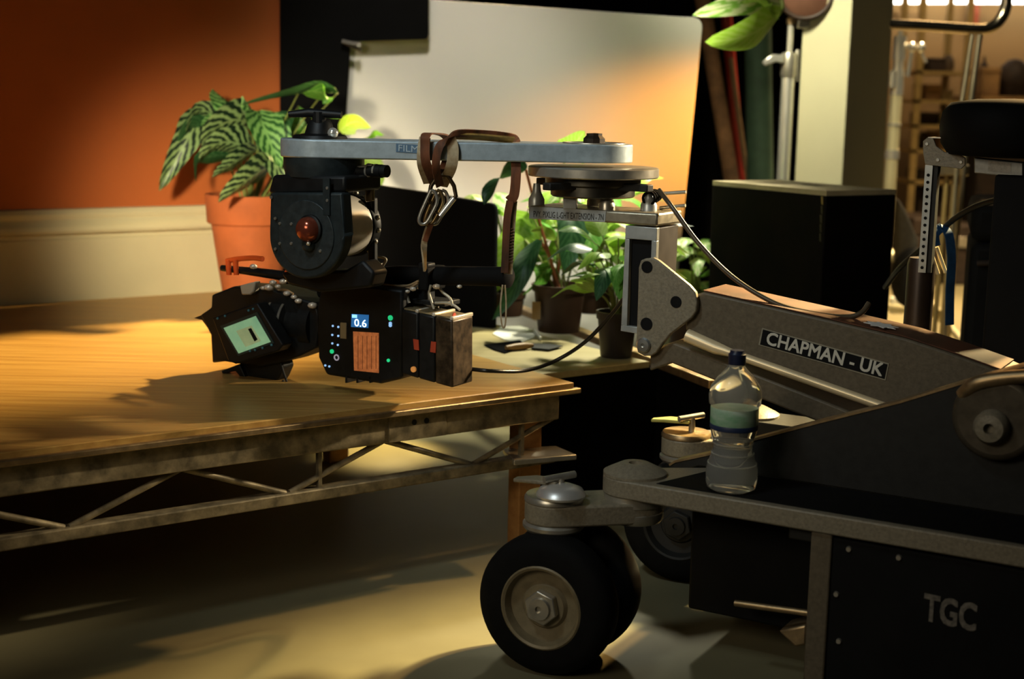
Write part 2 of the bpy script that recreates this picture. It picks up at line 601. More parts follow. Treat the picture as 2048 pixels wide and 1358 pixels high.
pc = onz(505, 586, ZD); PY = pc.y
pc = at(510, 586, PY - .02); pc.z = ZD
pc -= VX * .048 + UX * .036
pt = thing('potted_plant', pc, 'terracotta pot of dark striped long-leaved plant on the deck by the baseboard', 'potted plant')
sc_ = PY / F
rt, rb = 84 * sc_, 55 * sc_
hh = (at(510, 385, PY).z - ZD)
MB().lathe([(rb * .98, 0), (rb, .004), (rt * .90, hh * .72), (rt * .98, hh * .725), (rt * 1.0, hh * .74), (rt * 1.03, hh), (rt * .94, hh), (rt * .9, hh * .93)], pc, Z, 48).build('pot', TERRA, pt, smooth=35)
MB().lathe([(rt * .9, 0), (rt * .5, .006), (.001, .009)], pc + Z * (hh * .92), Z, 32).build('soil', SOIL, pt)
crown = pc + Z * hh
def lf(root, spec, m, dY=0.0, name='leaf', base=.55, nose=1.6, droop=.3, wave=.0):
    """spec: pixel path with depth, half width px, side tilt"""
    path, wpx, sd = spec
    P_ = [at(x, y, Y) for x, y, Y in path]
    mid = P_[len(P_) // 2]
    o = leaf(MB(), P_, wpx * mid.y / F, sd, droop, nose, base, wave=wave).build(name, m, root, smooth=60)
    return P_[0]
Y0 = PY - .13
LV = [
    ([(405, 215, Y0), (385, 262, Y0 - .05), (352, 318, Y0 - .08), (318, 382, Y0 - .10)], 26, (1, .3, .35), STRIPE),
    ([(468, 262, Y0), (430, 232, Y0 - .03), (396, 222, Y0 - .05), (372, 262, Y0 - .08)], 22, (.3, -.5, 1), STRIPE),
    ([(482, 238, Y0), (460, 215, Y0 - .05), (440, 195, Y0 - .03), (425, 178, Y0)], 27, (1, .2, -.4), STRIPEL),
    ([(470, 250, Y0), (505, 262, Y0 - .04), (535, 300, Y0 - .08), (568, 345, Y0 - .12)], 30, (.8, .4, -.6), STRIPE),
    ([(512, 222, Y0 - .05), (528, 255, Y0 - .10), (546, 300, Y0 - .13), (562, 336, Y0 - .15)], 33, (1, .3, -.25), STRIPEL),
    ([(505, 245, Y0), (470, 240, Y0 - .06), (430, 258, Y0 - .09), (405, 292, Y0 - .1)], 34, (.2, -.6, 1), STRIPE),
    ([(515, 300, Y0), (480, 318, Y0 - .08), (450, 338, Y0 - .1), (425, 355, Y0 - .12)], 22, (.3, -.7, 1), STRIPE),
    ([(470, 310, Y0), (430, 312, Y0 - .05), (398, 322, Y0 - .07), (392, 362, Y0 - .08)], 20, (.2, -.6, 1), DEEP),
    ([(545, 330, Y0 - .1), (510, 350, Y0 - .17), (480, 372, Y0 - .19), (437, 404, Y0 - .2)], 34, (.4, -.5, .9), STRIPE),
    ([(585, 225, Y0), (565, 245, Y0 - .04), (545, 270, Y0 - .06)], 26, (.8, .4, .5), DEEP),
    ([(568, 238, Y0), (580, 246, Y0), (600, 260, Y0), (585, 280, Y0)], 24, (.7, .3, .6), FRESH),
    ([(675, 186, Y0 - .1), (630, 178, Y0 - .1), (570, 190, Y0 - .1), (482, 210, Y0 - .1)], 16, (.15, -.8, .5), DEEP),
    ([(600, 180, Y0 - .08), (640, 185, Y0 - .12), (655, 198, Y0 - .14), (645, 208, Y0 - .15)], 18, (.7, -.3, -.7), FRESH),
    ([(650, 180, Y0 - .08), (668, 178, Y0 - .1), (676, 188, Y0 - .1)], 8, (.3, -.6, .6), PALE),
    ([(598, 212, Y0), (612, 224, Y0), (628, 236, Y0)], 7, (.6, -.3, -.7), FRESH),
    ([(632, 238, Y0), (650, 226, Y0), (680, 236, Y0)], 13, (.2, -.8, .7), FRESH),
    ([(680, 262, Y0), (700, 246, Y0), (718, 244, Y0), (742, 256, Y0)], 22, (-.2, -.4, 1), LIME),
    ([(735, 276, Y0 - .02), (750, 264, Y0 - .02), (768, 270, Y0 - .02)], 12, (.2, -.8, .6), FRESH),
    ([(700, 300, Y0), (735, 320, Y0), (755, 345, Y0), (760, 375, Y0)], 24, (1, .2, -.2), LIME),
    ([(560, 310, Y0), (590, 300, Y0 - .03), (620, 310, Y0 - .05), (640, 330, Y0 - .06)], 25, (.2, -.7, .8), DEEP),
]
LV += [
    ([(455, 300, Y0), (415, 268, Y0 - .03), (385, 250, Y0 - .06), (352, 300, Y0 - .07)], 24, (.3, -.5, 1), DEEP),
    ([(500, 300, Y0), (465, 285, Y0 - .05), (430, 290, Y0 - .08), (398, 318, Y0 - .09)], 30, (.2, -.6, 1), STRIPE),
    ([(520, 260, Y0), (540, 300, Y0 - .1), (560, 350, Y0 - .13), (572, 400, Y0 - .14)], 28, (1, .3, -.25), STRIPE),
    ([(560, 300, Y0), (535, 340, Y0 - .1), (500, 355, Y0 - .14), (470, 345, Y0 - .15)], 26, (.3, -.6, 1), DEEP),
    ([(530, 225, Y0 - .02), (545, 250, Y0 - .06), (565, 290, Y0 - .09), (590, 320, Y0 - .1)], 28, (1, .3, -.3), STRIPEL),
    ([(450, 262, Y0), (425, 245, Y0 - .04), (402, 250, Y0 - .07)], 20, (.3, -.5, 1), STRIPEL),
]
for path, wpx, sd, m in LV:
    wpx = wpx * (1.32 if m in (STRIPE, STRIPEL, DEEP) else 1.1)
    q0 = lf(pt, (path, wpx, sd), m, droop=.35, wave=.05)
    s_ = crown + V(((q0.x - crown.x) * .15, (q0.y - crown.y) * .3 + random.uniform(-.02, .02), -.02))
    mid = (s_ + q0) / 2 + Z * .03
    MB().tube(smooth_path([s_, mid, q0], 5), .0028, 7).build('stem', STEM, pt, smooth=60)

# plants on the rear platform
def pot(root, c, rt, rb, h, m, rim=.018):
    MB().lathe([(rb * .97, 0), (rb, .003), (rt * .93, h - rim), (rt, h - rim), (rt * 1.04, h), (rt * .93, h), (rt * .88, h - rim)], c, Z, 40).build('pot', m, root, smooth=35)
    MB().lathe([(rt * .9, 0), (.001, .006)], c + Z * (h - rim * 1.1), Z, 24).build('soil', SOIL, root)

Q = onz(1117, 662, ZD)
p2 = thing('potted_plant', Q, 'brown plastic pot of tall broad-leaved plant with reddish stems on the rear platform', 'potted plant')
k2 = Q.y / F
hp = at(1117, 568, Q.y).z - ZD
pot(p2, Q, 55 * k2, 42 * k2, hp, BROWNPOT)
MB().boxf(Q, V((1, 0, 0)), V((0, 1, 0)), Z, (-55 * k2, -38 * k2), (-36 * k2, -30 * k2), (hp * .3, hp * .66)).build('pot_label', TANPAPER, p2)
cr2 = Q + Z * (hp - .02)
y2 = Q.y
LV2 = [
    ([(1130, 312, y2 + .1), (1148, 290, y2 + .1), (1170, 262, y2 + .1)], 32, (1, .2, .5), LIME, 0),
    ([(1165, 330, y2 + .1), (1190, 300, y2 + .1), (1212, 285, y2 + .1)], 26, (.6, .2, .8), LIME, 0),
    ([(1052, 340, y2 - .1), (1015, 345, y2 - .15), (985, 375, y2 - .17), (968, 410, y2 - .18)], 36, (.7, -.1, .7), DEEP, 1),
    ([(1050, 480, y2 + .1), (1030, 500, y2 + .1), (1000, 540, y2 + .1), (985, 590, y2 + .1)], 46, (.9, -.1, .5), LIME, 0),
    ([(1065, 430, y2 + .15), (1040, 470, y2 + .15), (1020, 520, y2 + .15)], 50, (1, -.1, .3), LIME, 0),
    ([(1080, 480, y2 - .06), (1050, 530, y2 - .12), (1020, 590, y2 - .14), (985, 640, y2 - .15)], 26, (.8, .2, .5), DEEP, 1),
    ([(1140, 400, y2), (1145, 450, y2 - .04), (1138, 500, y2 - .05), (1130, 545, y2 - .06)], 40, (1, .3, .1), DEEP, 1),
    ([(1185, 440, y2), (1180, 480, y2 - .03), (1170, 520, y2 - .05)], 32, (.9, .3, .2), FRESH, 0),
    ([(1110, 480, y2), (1085, 462, y2 - .05), (1062, 462, y2 - .1)], 14, (.2, -.6, .8), LIME, 0),
    ([(1100, 530, y2), (1075, 560, y2 - .02), (1045, 590, y2 - .02)], 22, (.7, .3, .6), FRESH, 0),
]
for path, wpx, sd, m, f in LV2:
    q0 = lf(p2, (path, wpx, sd), m, droop=.3, wave=.04)
    s_ = cr2 + V((random.uniform(-.02, .02), random.uniform(-.02, .02), 0))
    MB().tube(smooth_path([s_, (s_ + q0) / 2 + V((random.uniform(-.01, .01), 0, .02)), q0], 5), .004 if f else .003, 7).build('stem', REDSTEM if f else STEM, p2, smooth=60)

Q3 = onz(1232, 712, ZD)
p3 = thing('potted_plant', Q3, 'dark nursery pot with bushy light green foliage, half hidden by the crane bracket', 'potted plant')
k3 = Q3.y / F
h3 = at(1222, 622, Q3.y).z - ZD
pot(p3, Q3, 42 * k3, 32 * k3, h3, mat('dark_nursery_pot', (.022, .014, .010), .5, var=.25))
c3 = Q3 + Z * (h3 - .01)
def bush(root, c, n, spread, hgt, w, mats, seed, pots=None, front=None):
    rnd = random.Random(seed)
    for i in range(n):
        a = 2 * math.pi * i / n * 1.618 * 2 + rnd.uniform(-.3, .3)
        if front is not None and rnd.random() < .5:
            a = front + rnd.uniform(-.9, .9)
        r = spread * rnd.uniform(.25, .8)
        h = hgt * rnd.uniform(.25, 1)
        d = V((math.cos(a), math.sin(a), 0))
        p0 = c + d * r * .8 + Z * h
        L = w * rnd.uniform(1.7, 2.6)
        el = rnd.uniform(-.7, .5)
        p1 = p0 + d * L * .5 + Z * L * .5 * (el + .35)
        p2_ = p0 + d * L + Z * L * (el - .1)
        sd = d.cross(Z) + Z * rnd.uniform(-.4, .4)
        leaf(MB(), [p0, p1, p2_], w * rnd.uniform(.6, .85), sd, .25, 1.5, .5, nv=10, nu=4).build('leaf', rnd.choice(mats), root, smooth=60)
        MB().tube(smooth_path([c + d * .01, c + d * r * .4 + Z * h * .7, p0], 4), .0018, 5).build('stem', STEM, root, smooth=60)
bush(p3, c3, 34, .14, .19, .048, [LIME, FRESH, LIME, LIME, DEEP], 3)
# low plants further back
Q4 = onz(1188, 634, ZD); Q4.y += .10
p4_ = thing('potted_plant', Q4, 'leafy variegated plant in a low pot between the brown pot and the white board', 'potted plant')
pot(p4_, Q4, .062, .05, .075, BROWNPOT)
bush(p4_, Q4 + Z * .07, 44, .19, .30, .056, [LIME, PALE, FRESH, PALE, LIME], 11)
Q5 = onz(1012, 645, ZD); Q5.y += .14
p5 = thing('potted_plant', Q5, 'leafy green plant in a low pot behind the black panel corner', 'potted plant')
pot(p5, Q5, .055, .045, .07, BROWNPOT)
bush(p5, Q5 + Z * .065, 34, .15, .26, .055, [LIME, PALE, FRESH, LIME], 5)
Q6 = V((at(1392, 520, 4.32).x, 4.32, ZD - .0))
p6 = thing('potted_plant', (Q6.x, Q6.y, 0), 'white-edged leafy plant peeking out between the crane bracket and the black box', 'potted plant')
pot(p6, V((Q6.x, Q6.y, 0)), .08, .06, .40, BROWNPOT, .02)
bush(p6, V((Q6.x, Q6.y, .39)), 18, .06, .22, .040, [PALE, FRESH, PALE, LIME], 9)

# cut branch hanging in from above
hb = thing('hanging_branch', at(1510, -60, 4.3), 'pale green broad leaves hanging into the frame beside the pillar top', 'branch')
lf(hb, ([(1565, 10, 4.35), (1510, 2, 4.3), (1450, 15, 4.27), (1385, 30, 4.25)], 34, (.1, -.3, 1)), PALE, droop=.2)
lf(hb, ([(1562, 24, 4.30), (1520, 60, 4.25), (1470, 78, 4.22), (1410, 84, 4.2)], 46, (.35, -.3, 1)), LIME, droop=.2)
lf(hb, ([(1480, -40, 4.3), (1510, -5, 4.28), (1535, 18, 4.26), (1560, 40, 4.25)], 30, (.7, -.3, -.6)), LIME, droop=.2)
MB().tube(smooth_path([at(1500, -160, 4.36), at(1540, -60, 4.36), at(1565, 8, 4.34), at(1560, 26, 4.30)], 5), .006, 8).build('stem', STEM, hb, smooth=60)
# ------------------------------------------------------------------ camera dolly
A, M = V((.866, -.5, 0)), V((.5, .866, 0))
H = onz(1270, 948, .345)
H0 = V((H.x, H.y, 0))
def dp(s, n, z):
    return H0 + A * s + M * n + Z * z
dol = thing('camera_dolly', dp(.5, .3, 0), 'grey metal camera dolly with black rubber wheels and a raised crane arm lettered CHAPMAN - UK', 'camera dolly')
def stad(c0, c1, r, z, n=12):
    """outline of a rounded bar between two centres"""
    d = (c1 - c0).normalized()
    p = V((-d.y, d.x, 0))
    pts = []
    for c, a0 in ((c1, -90), (c0, 90)):
        for i in range(n + 1):
            a = R(a0 + 180 * i / n)
            pts.append(V((c.x, c.y, z)) + d * (r * math.cos(a)) + p * (r * math.sin(a)))
    return pts
C1 = onz(1108, 1003, .30) - H0
for far, off in ((0, 0), (1, .59)):
    o = M * off
    # leg plate
    pts = [dp(.0, off - .057, .312)]
    hub = [H0 + o + (A * math.cos(a) + M * math.sin(a)) * .057 + Z * .312 for a in [R(90 + 180 * i / 14) for i in range(15)]]
    leg = hub + [dp(1.25, off - .057, .312), dp(1.25, off + .125, .312), dp(.10, off + .125, .312)] if not far else hub + [dp(1.25, off - .057, .312), dp(1.25, off + .057, .312)]
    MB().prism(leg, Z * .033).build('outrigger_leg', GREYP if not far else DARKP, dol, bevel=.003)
    if not far:   # black sheet on the leg top, set in from the edge
        MB().prism([dp(.06, -.040, .345), dp(1.24, -.044, .345), dp(1.24, .114, .345), dp(.11, .114, .345)], Z * .0012).build('black_top_sheet', RUBBER, dol)
    hc = H0 + o
    MB().lathe([(.050, .262), (.054, .268), (.054, .280), (.049, .283), (.049, .290), (.055, .294), (.055, .312)], hc, Z, 40).build('hub_collar', STEEL, dol, smooth=35)
    MB().lathe([(.057, .345), (.057, .350), (.050, .354), (.026, .366), (.012, .366), (.012, .360)], hc, Z, 40).build('hub_cap', GREYP, dol, smooth=35)
    # caster arm, cap and its lever clamp
    c1 = H0 + C1 + o if not far else H0 + C1 + o
    c1 = V((c1.x, c1.y, 0))
    MB().prism(stad(c1, hc, .052, .266), Z * .038).build('caster_arm', GREYP, dol, bevel=.004)
    MB().lathe([(.050, .250), (.055, .256), (.055, .262), (.05, .266)], c1, Z, 40).build('caster_collar', STEEL, dol, smooth=35)
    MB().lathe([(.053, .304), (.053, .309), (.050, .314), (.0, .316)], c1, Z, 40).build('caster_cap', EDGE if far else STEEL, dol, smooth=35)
    cap = c1 + A * .02 + M * -.012
    if not far:
        MB().lathe([(.043, .316), (.044, .320), (.038, .330), (.02, .337), (.0, .338)], cap, Z, 32).build('clamp_dome', mat('pale_metal', (.72, .70, .66), .35, .6, var=.1), dol, smooth=40)
    lm = GREYP if not far else mat('yellow_green_lever', (.50, .47, .14), .5, var=.15)
    lv = [c1 + A * a + M * b + Z * z for a, b, z in ((.012, -.018, .334), (-.045, -.022, .332), (-.078, -.012, .326), (-.080, .004, .326), (-.045, .016, .332), (.012, .016, .334))]
    MB().prism(lv, Z * .007).build('clamp_lever', lm, dol, bevel=.002)
    h1 = c1 + A * .012 + Z * .345
    MB().tube([h1 - M * .028 - A * .018, h1 + M * .024 + A * .016 + Z * .004], [.0065, .0065], 10).build('clamp_handle', STEEL, dol, smooth=50)
    MB().cyl(c1 + A * .012 + Z * .315, h1, .007, 12).build('clamp_screw', STEEL, dol, smooth=50)

def wheel(c, ax, z, rmat=None, nmat=None):
    c = V((c.x, c.y, z))
    r = z
    w2 = .036
    prof = [(r * .60, -w2), (r * .80, -w2 * 1.02), (r * .93, -w2 * .86), (r * .985, -w2 * .55), (r, -w2 * .2), (r, w2 * .2), (r * .985, w2 * .55), (r * .93, w2 * .86), (r * .80, w2 * 1.02), (r * .60, w2)]
    MB().lathe(prof + prof[:1], c, ax, 56, cap=False).build('tyre', RUBBER, dol, smooth=40)
    rim = MB().lathe([(.0, -w2), (r * .598, -w2), (r * .598, w2 * 1.0), (r * .575, w2 * 1.06), (r * .54, w2 * 1.0), (r * .50, w2 * .55), (r * .34, w2 * .42), (r * .30, w2 * .62), (.001, w2 * .62)], c, ax, 48)
    ro = rim.build('wheel_rim', rmat or RIMM, dol, smooth=35)
    hx = []
    a1 = V((0, 0, 1)); a2 = V(ax).cross(a1)
    for i in range(6):
        a = R(60 * i + 12)
        hx.append(c + V(ax) * (w2 * .6) + (a1 * math.cos(a) + a2 * math.sin(a)) * r * .25)
    MB().prism(hx, V(ax) * .016).build('axle_nut', nmat or STEEL, ro, bevel=.002)
    MB().lathe([(r * .16, 0), (r * .15, .006), (r * .05, .007), (r * .05, .002)], c + V(ax) * (w2 * .6 + .016), ax, 20).build('axle_cap', nmat or STEEL, ro, smooth=40)
WX = V((-.42, -.9075, 0))
W1 = onz(1097, 1205, .127)
wheel(W1, WX, .1275)
wheel(W1 - WX * .115, WX, .1275)
wheel(W1 + M * .59, WX, .1275, DARKP, DARKP)  # far wheels: shade put into dark rims and nuts
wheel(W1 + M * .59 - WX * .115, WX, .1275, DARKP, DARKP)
for o in (V((0, 0, 0)), M * .59):
    wc = W1 + o - WX * .055
    MB().cyl(V((wc.x, wc.y, .127)) + WX * .03, V((wc.x, wc.y, .127)) - WX * .035, .02).build('axle', STEEL, dol)
    MB().lathe([(.03, .10), (.035, .16), (.04, .250)], V((wc.x, wc.y, 0)), Z, 24).build('caster_fork', DARKP, dol, smooth=40)

# side panel rising to the rear, with the crane pivot housing
sp_ = Pl(H0 + M * .115, A, M)
a = sp_.w(1960, 757); b = sp_.w(2048, 733)
ext = b + (b - a) * 6
bt = dp((ext - H0).dot(A), .115, .346)
pp = [sp_.w(*q) for q in ((1340, 948), (1338, 932), (1350, 925), (1420, 910), (1500, 883), (1640, 846), (1800, 806), (1960, 757), (2048, 733))] + [ext, bt, dp(.075, .115, .346)]
MB().prism(pp, M * .030).build('side_panel', DARKP, dol, bevel=.002)
top = [sp_.w(*q) for q in ((1339, 930), (1350, 923), (1420, 908), (1500, 881), (1640, 844), (1800, 804), (1960, 755), (2048, 731))] + [ext + Z * .002]
MB().ribbon([p + M * .015 for p in top], .034, .004, M).build('panel_edge', EDGE, dol)  # orange light on the panel's top edge, put into a tan strip
pv = MB(); sp_.cyl(pv, 1990, 838, 90, -.032, 0, 48)
pv.build('pivot_housing', mat('pivot_housing_paint', (.12, .10, .07), .42, .5, var=.2, scale=50), dol, bevel=.012, seg=3)
pv = MB(); c = sp_.w(1985, 852, -.033)
pv.lathe([(.028, 0), (.028, .016), (.022, .026), (.009, .028), (.009, .012)], c, -M, 32)
pv.build('pivot_knob', GREYP, dol, smooth=40)
hl = MB().tube(smooth_path([sp_.w(1925, 790, -.02), sp_.w(1950, 768, -.03), sp_.w(2000, 757, -.03), sp_.w(2060, 752, -.03)], 6), .012, 12)
hl.build('lit_housing_rim', EDGE, dol, smooth=50)  # bright tube standing for the light along the housing's top
# under body
MB().boxf(H0, A, M, Z, (.07, 1.3), (.10, .49), (.075, .31)).build('chassis_box', BLACK, dol, bevel=.006)
MB().boxf(H0, A, M, Z, (.30, .36), (-.03, .62), (.285, .312)).build('cross_member', DARKP, dol, bevel=.003)
lp = Pl(H0 - M * .045, A, M)
q0, q1 = lp.w(1622, 1100), lp.w(1664, 1100)
s0, s1 = (q0 - H0).dot(A), (q1 - H0).dot(A)
MB().boxf(H0, A, M, Z, (s0, s1), (-.05, -.015), (.03, .312)).build('side_post', GREYB, dol, bevel=.003)
MB().boxf(H0, A, M, Z, (s1, 1.25), (-.045, -.025), (.03, .305)).build('side_board', BLACK, dol, bevel=.003)
tx = MB()
o1, o2 = lp.w(1847, 1238, -.001), lp.w(1950, 1261, -.001)
tl = lp.w(1852, 1186, -.001)
tx.text('TGC', o1, o2 - o1, Z, (tl - o1).z * .98, .0006, .03, (o2 - o1).length)
tx.build('stencil_lettering', mat('worn_grey_stencil', (.20, .18, .15), .8, var=.5, scale=120), dol)
for x, y in ((1698, 1098), (1798, 1115), (1673, 1188), (1678, 1282)):
    MB().lathe([(.005, 0), (.004, .004)], lp.w(x, y, 0), -M, 12).build('screw', STEEL, dol)
rd = Pl(H0 + M * .03, A, M)
MB().tube([rd.w(1470, 1206), rd.w(1630, 1228)], .006, 10).build('steering_rod', EDGE, dol, smooth=50)
MB().prism([rd.w(1556, 1262), rd.w(1612, 1250), rd.w(1612, 1290), rd.w(1590, 1295)], M * .07).build('pedal', EDGE, dol, bevel=.004)

# crane arm
ap = Pl(H0 + M * .235, A, M)
AD = .12
ar = MB()
endt, endb = dp(.66, .235, ap.w(2048, 762).z - .02), dp(.66, .235, .42)
q = [ap.w(*p) for p in ((1384, 592), (1407, 584), (1500, 605), (1660, 641), (1808, 676), (1900, 706), (2000, 742))] + [endt, endb] + [ap.w(*p) for p in ((1785, 835), (1640, 774), (1494, 716), (1371, 662), (1368, 625))]
ar.prism(q, M * AD)
ar.build('crane_arm', GREYB, dol, bevel=.004)
rt_ = MB().ribbon([p + M * (AD / 2) + Z * .0015 for p in (ap.w(1405, 583), ap.w(1500, 604), ap.w(1660, 640), ap.w(1808, 675), ap.w(1900, 705), ap.w(2000, 741))], AD - .006, .002, M)
rt_.build('arm_top_skin', BROWNTOP, dol)  # red-brown strip over the grey arm's top face
ws = MB()
a_, b_ = ap.w(1716, 653), ap.w(1786, 668)
exs = (b_ - a_).normalized()
star = []
for i in range(16):
    t = 2 * math.pi * i / 16
    rr = 1.0 if i % 2 else .62
    star.append((a_ + b_) / 2 + M * .035 + Z * .0045 + exs * (.032 * rr * math.cos(t)) + M * (.028 * rr * math.sin(t)))
ws.prism(star, Z * .001)
ws.build('sticker_glare_star', mat('white_glare', (.85, .83, .78), .6, var=.05), dol)  # white sticker on the arm, its glare shaped as a star
lb = MB()
q = [ap.w(*p) for p in ((1300, 700), (1345, 684), (1500, 745), (1640, 800), (1780, 856))]
ql = [p - Z * .042 for p in reversed(q)]
lb.prism(q + ql, M * AD)
lb.build('lower_arm', GREYB, dol, bevel=.004)
MB().tube([ap.w(1374, 671, -.012), ap.w(1432, 696, -.012), ap.w(1460, 705, -.012), ap.w(1783, 819, -.012)], [.0135, .0125, .0085, .0085], 16).build('tie_rod', mat('bright_tie_rod', (.80, .66, .42), .35, .25, var=.08), dol, smooth=50)
# lettered plate
pq = [(1524, 656), (1778, 727), (1771, 761), (1517, 690)]
pm = MB(); ap.poly(pm, pq, -.0015, 0)
pm.build('plate_border', mat('plate_border', (.34, .31, .23), .6), dol)
pi_ = MB(); ap.poly(pi_, [(1526, 659), (1775, 729), (1769, 758), (1520, 689)], -.0022, -.0015)
npl = pi_.build('name_plate', BLACK, dol)
tx = MB()
o1, o2 = ap.w(1532, 687.5, -.0024), ap.w(1763, 752, -.0024)
ex = (o2 - o1)
ey = ex.normalized().cross(M) * -1
ey = ey if ey.z > 0 else -ey
tx.text('CHAPMAN - UK', o1, ex, ey, .0235, .0004, .022, ex.length)
tx.build('plate_lettering', mat('pale_lettering', (.62, .60, .52), .6, var=.08), npl)
# triangular head plates both sides of the arm
tp = [(1281, 521), (1290, 517), (1306, 516), (1316, 521), (1378, 571), (1390, 585), (1394, 604), (1392, 622), (1383, 636), (1362, 652), (1341, 668), (1326, 686), (1312, 706), (1302, 712), (1288, 712), (1275, 705), (1272, 692), (1275, 600), (1277, 535)]
for d0, d1 in ((-.016, -.002),):
    tm = MB()
    q = [ap.w(x, y, -.016) + M * (d0 + .016) for x, y in tp]
    tm.prism(q, M * .014)
    to = tm.build('head_plate', GREYP, dol, bevel=.0025)
    if d0 < 0:
        for x, y, r in ((1294, 534, 12), (1352, 604, 12), (1293, 648, 13)):
            hm = MB(); c = ap.w(x, y, -.0165); rr = r * c.y / F
            hm.lathe([(rr, 0), (rr, .0008), (rr * .72, .0009), (rr * .7, .0004)], c, -M, 28)
            hm.build('socket_hole', BLACK, to, smooth=40)
        bm_ = MB(); c = ap.w(1288, 690, -.016)
        bm_.lathe([(.0145, 0), (.0150, .003), (.012, .006), (.004, .0065), (.004, .004)], c, -M, 28)
        bm_.build('pivot_bolt', mat('pale_bolt', (.66, .68, .66), .3, .9, var=.05), to, smooth=40)
# upright bracket and forward extension
ub = MB(); ap.poly(ub, [(1252, 452), (1314, 456), (1309, 560), (1303, 672), (1242, 662)], .012, AD - .005)
ub.build('upright_block', mat('brown_anodised_block', (.026, .017, .009), .5, .05, var=.15, scale=40), dol, bevel=.002)
fr = MB()
for poly in ([(1251, 451), (1314, 456), (1313, 482), (1250, 477)], [(1250, 477), (1259, 478), (1254, 652), (1242, 650)], [(1242, 650), (1300, 658), (1299, 672), (1241, 662)], [(1303, 481), (1313, 482), (1311, 530), (1301, 530)]):
    ap.poly(fr, poly, 0, .0125)
fr.build('upright_frame', ALU, dol, bevel=.001)
sm_ = MB(); ap.poly(sm_, [(1258, 479), (1304, 482), (1300, 657), (1253, 651)], .0105, .0118)
sm_.build('slot_recess', BLACK, dol)
ex_ = MB(); ap.poly(ex_, [(1060, 412), (1066, 411), (1214, 421), (1315, 427), (1314, 453), (1211, 445), (1062, 438), (1057, 436), (1056, 415)], 0, AD - .002)
exo = ex_.build('head_extension', mat('worn_extension', (.40, .36, .27), .4, .7, var=.2, scale=50), dol, bevel=.004)
sl = MB(); ap.poly(sl, [(1060, 413), (1212, 422), (1210, 444), (1058, 437)], -.0012, 0)
sl.build('silver_plate', ALU, exo)
tx = MB()
o1, o2 = ap.w(1067, 434, -.0014), ap.w(1207, 441, -.0014)
tx.text('PVY. PIXLIG L-GHT EXTENSION - 7N', o1, o2 - o1, Z, .0125, .0003, .004, (o2 - o1).length)
tx.build('stamped_lettering', mat('stamped_dark', (.05, .045, .035), .7), exo)
# levelling head
T = ap.w(1185, 400, .056); T.z = 0
def zt(py):
    return at(1185, py, T.y).z
k = T.y / F
MB().lathe([(128 * k, zt(353)), (130 * k, zt(351)), (130 * k, zt(335)), (127 * k, zt(333)), (70 * k, zt(333))], T, Z, 64).build('turntable', STEEL, dol, smooth=35)
MB().lathe([(60 * k, zt(356)), (60 * k, zt(352))], T, Z, 40).build('turntable_neck', BLKM, dol, smooth=35)
MB().lathe([(80 * k, zt(393)), (84 * k, zt(390)), (84 * k, zt(372)), (95 * k, zt(368)), (95 * k, zt(355))], T, Z, 48).build('levelling_boss', mat('dark_steel', (.16, .15, .12), .35, .9, var=.2, scale=40), dol, smooth=35)
for i in range(4):
    lh = MB()
    a = R(-12 + 90 * i)
    d = A * math.cos(a) + M * math.sin(a)
    p = V((-d.y, d.x, 0))
    c = T + Z * zt(362)
    lh.prism([c + d * (60 * k) + p * .028, c + d * (142 * k) + p * .010, c + d * (142 * k) - p * .010, c + d * (60 * k) - p * .028], -Z * .014)
    lh.build('levelling_arm', DARKP, dol, bevel=.002)
for i, (x, d_) in enumerate(((1073, .045), (1214, .022), (1298, .06), (1190, .10))):
    c = ap.w(x, 400, d_); c.z = 0
    MB().lathe([(.0165, zt(421)), (.0165, zt(404)), (.0125, zt(396)), (.009, zt(388)), (.007, zt(372))], c, Z, 20).build('levelling_screw', ALU if i in (0, 2) else STEEL, dol, smooth=40)
tb = MB()
ap.poly(tb, [(1126, 418), (1126, 385)] + arcpts(1139, 384, 13, 13, 180, 360, 10) + [(1152, 418)], -.004, .004)
tb.build('pivot_tab', ALU, dol, bevel=.001)
MB().lathe([(.0072, 0), (.0065, .003), (.002, .003)], ap.w(1139, 385, -.004), -M, 20).build('tab_bolt', STEEL, dol, smooth=40)
for (x0, y0, x1, y1, d) in ((1310, 388, 1372, 384, .09), (1320, 416, 1371, 411, .10)):
    MB().tube([ap.w(x0, y0, d), ap.w(x1, y1, d)], .0035, 8).build('level_rod', STEEL, dol, smooth=50)
cs = MB()
for i in range(4):
    cs.torus(ap.w(1298 + 4 * i, 397 - 2 * i, .05 + .01 * i), V((.3, 1, .2 * i)), .012, .0028, 16, 6)
cs.build('coiled_lead', RUBBER, dol, smooth=50)

# ------------------------------------------------------------------ seat of the dolly (far side)
sx = Pl(H0 + M * .62, A, M)
pm = [(1846, 305), (1846, 282), (1856, 274), (1866, 276), (1872, 292), (1888, 304), (1920, 309), (1930, 316), (1930, 330), (1922, 338), (1850, 329)]
mm = MB(); sx.poly(mm, pm, 0, .006)
mm.build('seat_bracket', GREYP, dol, bevel=.001)
for x, y in ((1854, 288), (1876, 320), (1922, 324)):
    MB().lathe([(.004, 0), (.003, .003)], sx.w(x, y, 0), -M, 12).build('bracket_bolt', CHROME, dol)
MB().boxf(sx.w(1856, 274, 0), A, M, Z, (0, .16), (.0, .05), (-.002, .0)).build('bracket_flange', STEEL, dol)
pf = MB()
a_, b_ = sx.w(1856, 330), sx.w(1838, 545)
pf.boxf(V((a_.x, a_.y, 0)), A, M, Z, (-.006, .009), (.002, .006), (b_.z, a_.z))
po = pf.build('perforated_bar', ALU, dol)
